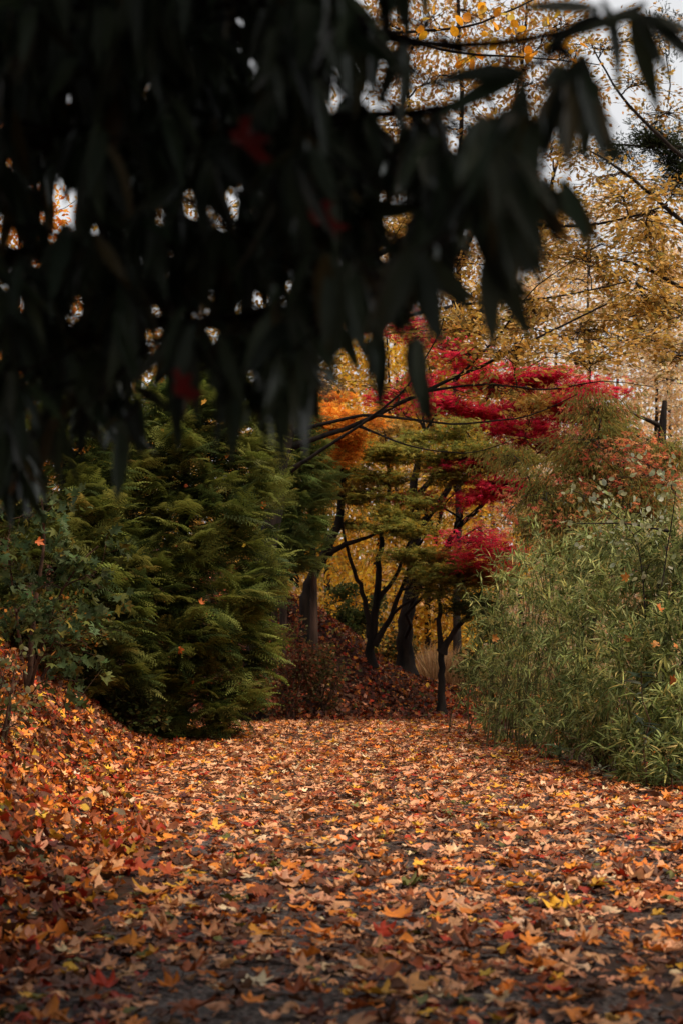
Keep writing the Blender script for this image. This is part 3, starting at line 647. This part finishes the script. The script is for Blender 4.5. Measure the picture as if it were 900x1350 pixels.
# tan dry grass behind the bank
n = 5000; gx = rng.uniform(1.7, 4.2, n); gy = rng.uniform(27, 31, n); nb = rng.uniform(.35, .95, n)
P = np.stack([gx, gy, terrain(gx, gy)], -1)
gr = scatter('dry_grass', [strip_leaf(.012, 3, .35, .1), strip_leaf(.01, 3, .1, .1)], P, norm(rng.normal(0, .22, (n, 3))+[0, 0, 1]), rdir(n), nb, palette([(3, (.28, .16, .07)), (2, (.2, .1, .04)), (1, (.36, .23, .12))], n), M_LEAF)
tag(gr, 'tall tan dry grass between the trunks beyond the bank', 'grass')

# ------------------------------------------------------------------ conifers with feathery sprays
def frond(L=.2, n=8, droop=.35):
    V, T = [], []
    for i in range(n):
        t = (i+.5)/n; y = L*t; z = -droop*L*t*t; w = L*.42*(1-t*.75)
        for s in (-1, 1):
            k = len(V); V += [(0, y-.010, z), (0, y+.010, z), (s*w, y+w*.55, z-w*.45)]; T.append((k, k+1, k+2) if s > 0 else (k, k+2, k+1))
    k = len(V); V += [(-.004, 0, 0), (.004, 0, 0), (0, L*1.05, -droop*L)]; T.append((k, k+1, k+2))
    return np.array(V, float), np.array(T)
def plume(L=.5, seed=0, dn=5):
    r = np.random.default_rng(seed); Vs, Ts, off = [], [], 0
    for i in range(dn*2+1):
        t = .12+.88*(i//2)/dn; s = 1 if i % 2 else -1
        v, tr = frond((.27-.11*t)*r.uniform(.8, 1.2), 6, r.uniform(.15, .6))
        a = 0 if i == dn*2 else R(38+r.uniform(-10, 10))*s
        base = np.array([0, L*t, -.18*L*t*t])
        roll = R(r.uniform(-14, 14)); c, sn = math.cos(roll), math.sin(roll); Rr = np.array([[c, 0, sn], [0, 1, 0], [-sn, 0, c]])
        c, sn = math.cos(-a), math.sin(-a); Rz = np.array([[c, -sn, 0], [sn, c, 0], [0, 0, 1]])
        Vs.append(v@Rr.T@Rz.T+base); Ts.append(tr+off); off += len(v)
    return np.concatenate(Vs), np.concatenate(Ts)
PLUMES = [plume(.42, i) for i in range(4)]
def conifer(label, px, Yd, top, prof, n, pal, trunks=None, lean=(.28, -.35, .42), scale=1., singles=300, dark=(.5, 1)):
    """prof: list of (py, left px, right px) of the outline"""
    b = base_at(px, Yd); k = Yd/F; tp = at(px+15, top, Yd)
    t = empty('conifer', b, label, 'tree')
    for pts, r0, r1 in (trunks or [([b, (b+tp)/2, tp], .13, .02)]):
        Tubes().add(smooth_path(pts, 12), np.linspace(r0, r1, 12), 8).build('trunk', M_BARKP if trunks else M_BARK, t)
    pr = np.array(prof, float); pys = pr[:, 0]
    w_ = np.interp(np.linspace(pys[0], pys[-1], 200), pys, pr[:, 2]-pr[:, 1]); cdf = np.cumsum(w_+20); cdf /= cdf[-1]
    py = np.interp(rng.random(n), cdf, np.linspace(pys[0], pys[-1], 200))
    lf, rt = np.interp(py, pys, pr[:, 1]), np.interp(py, pys, pr[:, 2]); cx, rad = (lf+rt)/2, (rt-lf)/2
    phi = rng.uniform(0, 2*math.pi, n); front = np.sin(phi) > .3; phi = np.where(front & (rng.random(n) < .6), -phi, phi)
    lump = 1+.17*np.sin(phi*4+py*.045)+.14*np.sin(phi*9-py*.07)+rng.normal(0, .05, n)
    deep = np.where(rng.random(n) < .22, rng.uniform(.3, .8, n), 1.)
    lump = np.where(rng.random(n) < .08, lump*rng.uniform(1.05, 1.3, n), lump); rr = rad*lump*deep
    P = np.stack([at(a, b_, Yd) for a, b_ in zip(cx+np.cos(phi)*rr, py)]); P[:, 1] += np.sin(phi)*rr*k*.9
    out = np.stack([np.cos(phi), np.sin(phi), np.zeros(n)], -1)
    ax = norm(out*.75+np.array(lean)*.8+rng.normal(0, .42, (n, 3))); S = scale*rng.uniform(.7, 1.15, n)
    P -= ax*(.3*S)[:, None]
    nr = norm(np.array([0, 0, 1.])+out*.45+rng.normal(0, .16, (n, 3)))
    col = palette(pal, n, .2)
    app = np.where((np.sin(phi) < 0) & (deep == 1), S+rng.random(n)*.5, 0); o = np.argsort(-app); one, rest = o[:singles], o[singles:]
    if singles: pieces('spray', PLUMES, P[one], ax[one], nr[one], S[one], col[one], M_FERNO, t)
    scatter('crown', PLUMES, P[rest], ax[rest], nr[rest], S[rest], col[rest], M_FERN, t)
    tb = Tubes()
    for i in rng.choice(n, 60, replace=False):
        s0 = b+(tp-b)*np.clip((P[i][2]-b[2]-.3)/(tp[2]-b[2]), .05, .95); tb.add(curve(s0, P[i], 5, 0, .03), np.linspace(.02, .006, 5), 4)
    tb.build('branch', M_BARK, t)
    return t
P_CON = [(5, (.135, .15, .03)), (4, (.22, .225, .05)), (4, (.06, .08, .022)), (.4, (.24, .19, .045))]
P_CON2 = [(5, (.16, .2, .055)), (3, (.22, .26, .065)), (2, (.1, .13, .04))]
conifer('large feathery green conifer at left of the path, tallest of the evergreens', 235, 17, 480,
        [(470, 255, 290), (540, 190, 335), (600, 150, 345), (700, 110, 345), (800, 100, 345), (880, 115, 330), (940, 140, 315), (968, 160, 290)], 2000, P_CON)
conifer('smaller conifer with bare pale trunks behind and right of the large feathery conifer', 388, 22.5, 530,
        [(500, 365, 400), (560, 345, 412), (620, 340, 425), (680, 340, 428), (720, 345, 418), (745, 350, 405)], 520, P_CON2,
        trunks=[([base_at(373, 22.4), at(374, 760, 22.4), at(380, 700, 22.5), at(386, 560, 22.5)], .075, .03), ([base_at(414, 22.8), at(414, 780, 22.8), at(412, 700, 22.8), at(404, 600, 22.6)], .08, .03), ([base_at(362, 22.6), at(362, 780, 22.6), at(366, 700, 22.6)], .06, .04)], scale=1.05, singles=150)
conifer('conifer half hidden by laurel at the left edge on top of the leafy bank', 80, 15.8, 470,
        [(460, 80, 120), (540, 40, 160), (620, 10, 160), (700, -10, 165), (790, 0, 185), (860, 60, 190), (905, 90, 190)], 850, P_CON, singles=200)

# maple-leaved green sapling in front of the left conifer
b = base_at(40, 13.5)
def greens(lst): return pxpads(lst, .5)
tree('green_sapling', 'sycamore sapling with blue-green lobed leaves on the left bank', 'tree',
     [([b, at(45, 800, 13.5), at(60, 720, 13.5), at(55, 660, 13.5)], .03, .01), ([b, at(70, 800, 13.3), at(105, 740, 13.2), at(130, 720, 13.2)], .02, .006), ([b, at(20, 800, 13.4), at(10, 720, 13.4)], .02, .006)],
     greens([(60, 690, 13.4, 30, 24, 50), (90, 730, 13.2, 34, 20, 60), (125, 760, 13, 26, 20, 50), (60, 770, 13.2, 36, 22, 65), (100, 800, 13, 36, 22, 65), (20, 740, 13.4, 30, 30, 60), (30, 800, 13.2, 34, 22, 60), (80, 850, 12.9, 34, 18, 50), (115, 850, 12.9, 26, 18, 40), (70, 650, 13.6, 20, 14, 24), (110, 900, 12.8, 20, 20, 22), (15, 680, 13.4, 26, 30, 40)]),
     MAPLES_LOW, .105, P_GREEN, flat=.7, spread=.1, hang=.3, tw=6, singles=250, limb_r=.008, twr=.003, bark=M_STEM)
shrub('weed_clump', 'bushy weeds with small olive leaves under the blue-green sapling', 60, 14.6, 70, 790, [(4, (.07, .08, .02)), (2, (.12, .11, .03)), (1, (.3, .12, .02))], OVALS[:1], .055, 3800, 'plant', spread=.08)
shrub('weed_clump', 'straggly grey-leaved weeds on the left bank at the edge of the photo', 8, 10.8, 26, 850, [(3, (.2, .2, .11)), (3, (.12, .12, .04)), (2, (.3, .12, .03))], OVALS[:1], .055, 220, 'plant', spread=.08, stems=4)
# dark hollow plants under the large conifer
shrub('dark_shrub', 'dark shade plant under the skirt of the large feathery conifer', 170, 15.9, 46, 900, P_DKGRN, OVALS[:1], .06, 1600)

# ------------------------------------------------------------------ bamboo bush on the right
bb = base_at(800, 12.8)
bush = empty('bamboo_bush', bb, 'dense grey-green narrow-leaved bamboo bush at the right side of the path', 'bush')
BP = [  # px, py, Y, rx, ry
    (665, 900, 17.2, 50, 48), (650, 840, 17.4, 34, 44), (700, 820, 16.4, 60, 60), (720, 900, 15.4, 60, 60), (680, 950, 16.0, 44, 32), (700, 760, 16.6, 50, 32), (760, 760, 15.2, 60, 50), (780, 850, 14, 70, 70),
    (770, 940, 13.6, 60, 50), (840, 800, 13.4, 80, 60), (840, 900, 12.4, 80, 80), (860, 990, 11.5, 60, 46), (840, 730, 14, 70, 44), (890, 760, 13, 60, 60), (900, 860, 12, 60, 70), (910, 950, 11.3, 50, 60), (820, 960, 12.6, 50, 44), (900, 1010, 11, 45, 34), (740, 965, 14, 40, 24), (800, 720, 14.6, 50, 30), (640, 900, 17.8, 30, 44), (740, 740, 15.8, 44, 26), (960, 700, 13, 60, 80)]
P_, A_, N_, W_ = [], [], [], []
stems = []
for px, py, Yd, rx, ry in BP:
    k = Yd/F; c = at(px, py, Yd); rr = np.array([rx*k, rx*k*.8, ry*k]); nc = int(rx*ry/11.5)
    d = rdir(nc); d[:, 1] = -abs(d[:, 1])*np.where(rng.random(nc) < .75, 1, -1); q = c+d*rr*(rng.uniform(.75, 1.12, (nc, 1)))*(1+.34*np.sin(d[:, :1]*7+px)*np.sin(d[:, 2:]*8+py))
    for j in range(nc):
        if q[j][2] < terrain(q[j][0], q[j][1])+.03: continue
        m = rng.integers(4, 8); ad = norm(d[j]*.6+rng.normal(0, .5, 3)+[-.1, -.15, .12])
        P_.append(q[j]+rng.normal(0, .012, (m, 3))); A_.append(norm(ad+rng.normal(0, .62, (m, 3)))); N_.append(norm(np.array([0, -.2, 1.])+rng.normal(0, .35, (m, 3))))
        if rng.random() < .035: stems.append(q[j])
for _ in range(46):          # long shoots that stick out of the mass
    px, py, Yd, rx, ry = BP[rng.integers(len(BP))]; k = Yd/F; c = at(px, py, Yd); d = norm(rng.normal(size=3)*[1, .5, .6]+[-.2, -.4, .7]); e = c+d*np.array([rx*k, rx*k*.8, ry*k])*1.1
    e2 = e+norm(d+[0, 0, .4])*rng.uniform(.15, .4); g = np.array([c[0], c[1], gz(c[0], c[1])]); Q = np.concatenate([curve(g, e, 5, 0, .03), curve(e, e2, 4, 0, .05)[1:]])
    Tubes().add(Q, np.linspace(.008, .002, 8), 5).build('cane', M_CANE, bush)
    for q in Q[4:]:
        m = rng.integers(4, 7); P_.append(q+rng.normal(0, .01, (m, 3))); A_.append(norm(d*.5+rng.normal(0, .6, (m, 3)))); N_.append(norm(np.array([0, -.2, 1.])+rng.normal(0, .35, (m, 3))))
P_, A_, N_ = map(np.concatenate, (P_, A_, N_)); n = len(P_); S_ = rng.uniform(.075, .15, n); Cc = palette(P_BAM, n, .2)
Cc *= (1+.25*np.sin(P_[:, 0]*3.2+P_[:, 2]*4.1)*np.sin(P_[:, 2]*3.3+1))[:, None]
pxx, pyy = project(P_+A_*S_[:, None]); vis = (pxx > 0) & (pxx < 900)
# front-most leaves on each side of the bush become single parts
cell = (pxx//26).astype(int)*1000+(pyy//26).astype(int); score = np.where(vis, P_[:, 1]-S_*4, 99); one, seen = [], {}
for i in np.argsort(score):
    if score[i] > 90 or len(one) >= 300: break
    if seen.get(cell[i], 0) < 2: one.append(i); seen[cell[i]] = seen.get(cell[i], 0)+1
one = np.array(one); rest = np.setdiff1d(np.arange(n), one)
pieces('leaf', BAMBOO, P_[one], A_[one], N_[one], S_[one]*1.1, Cc[one], M_LEAFO, bush)
scatter('foliage', BAMBOO_LOW, P_[rest], A_[rest], N_[rest], S_[rest], Cc[rest], M_FERN, bush)
print('bamboo leaves', n, 'stems', len(stems))
for e in stems[:60]:
    g = np.array([e[0]*.93+rng.normal(0, .1), e[1]+rng.uniform(.1, .6), 0]); g[2] = gz(g[0], g[1])
    Tubes().add(curve(g, e, 7, 0, .03, norm(np.array([rng.normal(0, .1), rng.normal(0, .1), 1]))), np.linspace(.009, .003, 7), 5).build('cane', M_CANE, bush)
# plants at the foot of the bush
def rosette(name, label, px, py, Yd, n, ls, pal, h=.3, cat='plant', tmpl=LAUREL):
    top = at(px, py, Yd); b = base_at(px, Yd); b[2] = gz(b[0], b[1]); t = empty(name, b, label, cat)
    Tubes().add(curve(b, top, 6, 0, .04), np.linspace(.008, .004, 6), 5).build('stem', M_STEM, t)
    v = rng.random(n); P = b+(top-b)*(.35+.65*v)[:, None]; a = norm(np.stack([rng.normal(size=n), rng.normal(size=n)-.4, rng.uniform(-.3, .7, n)], -1))
    pieces('leaf', tmpl, P, a, norm(np.array([0, 0, 1.])+rng.normal(0, .3, (n, 3))), ls*rng.uniform(.7, 1.1, n), palette(pal, n, .2), M_LEAFO, t)
PG = [(3, (.1, .13, .07)), (2, (.14, .17, .1)), (1, (.06, .08, .03))]
rosette('broadleaf_plant', 'broad-leaved grey-green plant at the foot of the bamboo bush', 735, 985, 13, 16, .19, PG)
rosette('broadleaf_plant', 'small pale leafy seedling between path and bamboo left of the dark sapling', 790, 1010, 12, 9, .16, [(1, (.2, .22, .15))])
rosette('dark_sapling', 'dark glossy-leaved sapling standing in front of the bamboo', 845, 885, 10.9, 18, .17, [(3, (.03, .045, .025)), (2, (.05, .07, .045)), (1, (.12, .14, .1))])
rosette('broadleaf_plant', 'low dark broad leaves at the bottom right edge of the bamboo', 880, 1005, 10.6, 14, .14, [(3, (.05, .07, .03)), (1, (.1, .12, .06))])
shrub('weed_clump', 'dry brown weeds at the foot of the bamboo beside the path', 790, 12.6, 34, 975, [(3, (.2, .12, .06)), (2, (.1, .09, .03)), (1, (.35, .2, .1))], BAMBOO, .07, 420, 'plant')

# leaves caught in the bamboo and conifers
def caught(px, py, Yd, s, c, lab, k=0):
    one_leaf(px, py, s*.85, tuple(v*.8 for v in c), lab, k, rng.uniform(0, 360), lift=0, P=at(px, py, Yd), n=(rng.normal(0, .8), -1, rng.uniform(.2, 1.2)))
for a in [(824, 761, 12.2, .09, (.62, .22, .03), 'orange maple leaf caught high in the bamboo bush', 0), (868, 802, 11.6, .09, (.55, .15, .02), 'deep orange star-shaped leaf caught in the bamboo near the right edge', 1),
          (652, 842, 15.6, .1, (.6, .22, .04), 'orange leaf hanging on the left flank of the bamboo', 3), (829, 843, 12, .08, (.55, .2, .05), 'tan orange curled leaf in the middle of the bamboo', 4),
          (864, 848, 11.6, .08, (.5, .2, .04), 'folded amber leaf in the bamboo below the deep orange star-shaped leaf', 2), (887, 897, 11.2, .09, (.5, .13, .02), 'rust orange leaf low in the bamboo at the right edge', 0),
          (891, 851, 11.3, .06, (.55, .17, .02), 'tiny orange leaf touching the right edge of the photo in the bamboo', 5), (707, 799, 15.2, .06, (.16, .03, .03), 'small dark red leaf on top of the bamboo', 5),
          (269, 530, 15.8, .1, (.65, .3, .03), 'yellow-orange leaf near the top of the large conifer', 0), (348, 667, 16.4, .11, (.6, .15, .02), 'orange leaf on the right shoulder of the large conifer', 1),
          (237, 857, 15.6, .1, (.55, .12, .02), 'rust orange leaf low on the large conifer', 2), (163, 763, 15.6, .1, (.6, .22, .03), 'orange leaf on the left side of the large conifer', 3),
          (322, 719, 16, .06, (.65, .4, .04), 'small yellow leaf on the right side of the large conifer', 0), (265, 795, 15.6, .08, (.5, .12, .02), 'rust leaf in the middle of the large conifer', 4),
          (52, 715, 13, .1, (.55, .12, .02), 'orange leaf caught in the sycamore sapling', 1)]:
    caught(*a)

for a in [(214, 568, .06, (.6, .3, .03), 'tiny yellow-orange leaf high on the left shoulder of the large conifer', 0), (300, 602, .065, (.5, .15, .02), 'tiny orange leaf high on the right half of the large conifer', 1),
          (245, 640, .055, (.45, .09, .02), 'tiny rust leaf in the upper middle of the large conifer', 2), (180, 690, .06, (.5, .16, .02), 'tiny orange leaf on the left half of the large conifer above the bigger orange one', 3),
          (285, 700, .05, (.55, .3, .04), 'tiny amber leaf right of the middle of the large conifer', 4), (205, 810, .06, (.45, .09, .02), 'tiny rust leaf low on the left half of the large conifer', 5),
          (306, 845, .06, (.6, .3, .03), 'tiny yellow leaf low on the right edge of the large conifer', 0), (255, 900, .055, (.45, .12, .02), 'tiny orange leaf near the foot of the large conifer', 1)]:
    caught(a[0], a[1], 15.95+abs(a[0]-235)*.004, *a[2:])
# ------------------------------------------------------------------ dark laurel hanging in front of the camera
lr = np.array([-1.9, 2.3, gz(-1.9, 2.3)])
laurel = empty('cherry_laurel', lr, 'dark evergreen laurel with long drooping leaves hanging over the top left of the view', 'tree')
Tubes().add(smooth_path([lr, lr+[.05, .1, 1], at(-380, 250, 2.6), at(-250, -300, 2.6), at(-100, -800, 2.4)], 14), np.linspace(.09, .04, 14), 8).build('trunk', M_BARK, laurel)
# clump centres: (px, py, spread x, spread y, depth, clumps, hang)
LC = [(60, -20, 150, 110, 2.0, 52), (250, -20, 130, 110, 1.9, 56), (260, 60, 90, 60, 2.2, 22), (60, 60, 90, 60, 2.3, 18), (400, 0, 90, 80, 1.8, 24), (60, 160, 150, 110, 2.1, 46), (230, 170, 140, 110, 2.0, 40), (400, 150, 90, 100, 1.9, 26), (60, 330, 110, 110, 2.2, 26), (200, 330, 120, 100, 2.1, 26),
      (350, 300, 110, 90, 2.0, 26), (440, 250, 80, 90, 1.9, 18), (40, 500, 80, 70, 2.3, 13), (150, 450, 80, 60, 2.2, 13), (60, 450, 70, 60, 2.4, 14), (130, 520, 60, 50, 2.4, 9), (30, 560, 50, 50, 2.4, 8), (290, 420, 90, 60, 2.0, 15), (385, 430, 60, 60, 1.9, 14), (470, 360, 60, 60, 1.8, 12), (530, 340, 50, 50, 1.75, 6),
      (650, 270, 30, 26, 1.65, 4), (600, 290, 36, 26, 1.7, 3), (755, 90, 24, 22, 1.6, 4), (540, 170, 60, 36, 1.75, 9), (600, 190, 50, 36, 1.7, 8), (570, 250, 60, 40, 1.75, 5), (640, 210, 44, 40, 1.65, 6), (655, 150, 40, 30, 1.6, 4), (30, 620, 40, 30, 2.3, 3), (10, 560, 40, 40, 2.2, 5), (690, 150, 26, 30, 1.6, 2)]
LP, LA, LN, tips = [], [], [], []
for px, py, sx, sy, Yd, nc in LC:
    for _ in range(int(nc*(.7 if px < 330 else .78))):
        c = at(px+rng.normal(0, .45)*sx, py+rng.normal(0, .45)*sy, Yd+rng.uniform(-.25, .6)); m = rng.integers(6, 10); tips.append(c)
        LP.append(c+rng.normal(0, .01, (m, 3))); LA.append(norm(rng.normal(0, .33, (m, 3))+np.array([.08, 0, -1.]))); LN.append(norm(rng.normal(0, .6, (m, 3))+[0, -.7, .5]))
# fans of leaves that can be told apart at the tip of the branch
for px, py, Yd, angs in [(765, 75, 1.6, (200, 185, 170, 160, 215)), (840, 15, 1.6, (110, 130, 150, 165, 250)), (790, 10, 1.6, (260, 240, 160)), (700, 235, 1.6, (150, 165, 180, 140)), (735, 240, 1.6, (150, 165)), (640, 330, 1.65, (165, 180, 155)), (690, 100, 1.6, (250, 270, 200, 180)),
                         (530, 60, 1.7, (180, 200)), (490, 40, 1.7, (170, 190, 150)), (545, 450, 1.8, (180, 170)), (500, 430, 1.8, (180, 190, 170)), (625, 270, 1.65, (160, 175, 150)), (340, 480, 1.95, (180, 175, 185)), (395, 490, 1.9, (180, 178, 188)), (85, 560, 2.1, (175, 185)), (160, 560, 2.1, (180, 175)), (240, 500, 2, (180, 190))]:
    c = at(px, py, Yd); tips.append(c)
    for a in angs:
        d = np.array([math.sin(R(a)), rng.normal(0, .2), math.cos(R(a))]); LP.append(c[None]+rng.normal(0, .004, (1, 3))); LA.append(norm(d[None])); LN.append(norm(np.array([[rng.normal(0, .6), -1, .3]])))
LP, LA, LN = map(np.concatenate, (LP, LA, LN)); n = len(LP)
LS = rng.uniform(.085, .135, n); LCc = palette([(3, (.05, .07, .04)), (2, (.07, .09, .05)), (1, (.03, .04, .025)), (.5, (.11, .08, .03))], n, .25)
sc_ = LS/LP[:, 1]; o_ = np.argsort(-sc_); one, rest = o_[:300], o_[300:]
pieces('leaf', LAUREL, LP[one], LA[one], LN[one], LS[one], LCc[one], M_LAURELO, laurel)
scatter('foliage', LAUREL, LP[rest], LA[rest], LN[rest], LS[rest], LCc[rest], M_LAUREL, laurel)
# boughs: hubs joined to the trunk, twigs from hubs to the leaf whorls
tips = np.array(tips)
hubs = [(at(-200, 60, 2.5), at(120, -40, 2.2), at(330, -20, 2.0), at(520, 60, 1.85), at(700, 60, 1.7), at(850, 5, 1.6)), (at(-230, 250, 2.5), at(60, 180, 2.3), at(260, 180, 2.1), at(450, 150, 1.9), at(600, 150, 1.75), at(740, 60, 1.62)),
        (at(-260, 400, 2.6), at(40, 330, 2.4), at(220, 320, 2.2), at(380, 300, 2.0), at(560, 270, 1.8), at(690, 230, 1.65)), (at(-280, 550, 2.6), at(20, 480, 2.5), at(160, 430, 2.3), at(330, 420, 2.05), at(530, 380, 1.85))]
HP = []
for h in hubs:
    P = smooth_path(np.array(h), 24); Tubes().add(P, np.linspace(.018, .004, 24), 6).build('branch', M_BARK, laurel); HP.append(P)
HP = np.concatenate(HP); tb = Tubes()
for c in tips:
    j = int(np.argmin(np.linalg.norm(HP-c, axis=1)+.6*np.clip(c[2]-HP[:, 2], 0, None))); tb.add(curve(HP[j], c, 5, 0, .05), np.linspace(.004, .002, 5), 4)
tb.build('twig', M_BARK, laurel)['kind'] = 'stuff'
# red leaves caught among the laurel
for px, py, s, lab in [(330, 190, .075, 'dull dark red leaf caught among the laurel near the top'), (425, 285, .065, 'blurred red leaf caught among the laurel in front of the golden tree'), (243, 512, .045, 'small dark crimson leaf hanging below the laurel')]:
    one_leaf(px, py, s, (.22, .012, .008), lab, 0, rng.uniform(0, 360), lift=0, P=at(px, py, 1.75), n=(.9, -.5, .5))

# unseen evergreens around the viewpoint, added to shade the near ground and hanging laurel
def shade_tree(label, root, boxes, n, ls=.17):
    t = empty('cherry_laurel', root, label, 'tree'); top = np.array(boxes[0][0])
    Tubes().add(smooth_path([root, (np.array(root)+top)/2+[.1, 0, .3], top], 12), np.linspace(.14, .05, 12), 8).build('trunk', M_BARK, t)
    P = []; tb = Tubes()
    for c, r in boxes:
        c, r = np.array(c, float), np.array(r, float); m = n//len(boxes); P.append(c+rng.uniform(-1, 1, (m, 3))*r)
        for _ in range(10): tb.add(curve(top-[0, 0, .6], c+rng.uniform(-1, 1, 3)*r, 6), np.linspace(.03, .006, 6), 5)
    tb.build('branch', M_BARK, t)
    P = np.concatenate(P); m = len(P)
    scatter('crown', BEECH, P, norm(rng.normal(0, .5, (m, 3))+[0, 0, -.7]), norm(rng.normal(0, .5, (m, 3))+[0, 0, 1]), ls*rng.uniform(.8, 1.2, m), palette([(1, (.02, .03, .015)), (1, (.03, .04, .02))], m), M_LAUREL, t)
shade_tree('unseen dark evergreen with its crown shaped to shade the viewpoint from above', (-2.6, 1.2, gz(-2.6, 1.2)), [((-1.2, 1.6, 2.9), (2.2, 1.6, .5)), ((-1.5, -1.2, 2.6), (3, 2, .7)), ((-3.6, 2.5, 2.2), (1.6, 2.6, 1.2)), ((.8, 1.2, 3.0), (1.3, 1.5, .4)), ((-.5, 3.2, 3.3), (2.6, 1.9, .4)), ((-3.4, 4.2, 1.6), (1.1, 3, 1.5)), ((2.4, 1.6, 3.0), (1.6, 2.6, .45)), ((.6, 3.6, 3.5), (2.4, 1.6, .4)), ((.2, 2.4, 3.1), (2, 1.2, .4)), ((.1, 5.5, 4.2), (1.3, 1.0, .35))], 39000)
shade_tree('unseen dark evergreen added behind the viewpoint to darken the laurel', (1.5, -3.5, gz(1.5, -3.5)), [((.5, -2.2, 2.2), (3.4, .6, .9)), ((0, -2.6, .9), (3.6, .5, 1.5)), ((3, -.8, 1.6), (.5, 1.6, 1.6)), ((-3, -.8, 1.2), (.6, 1.6, 1.8))], 16000)  # out of view, added to cut sky light on the hanging laurel
print('tris', sum(len(o.data.polygons) for o in scene.objects if o.type == 'MESH' and o.data.users == 1), 'objects', len(scene.objects))
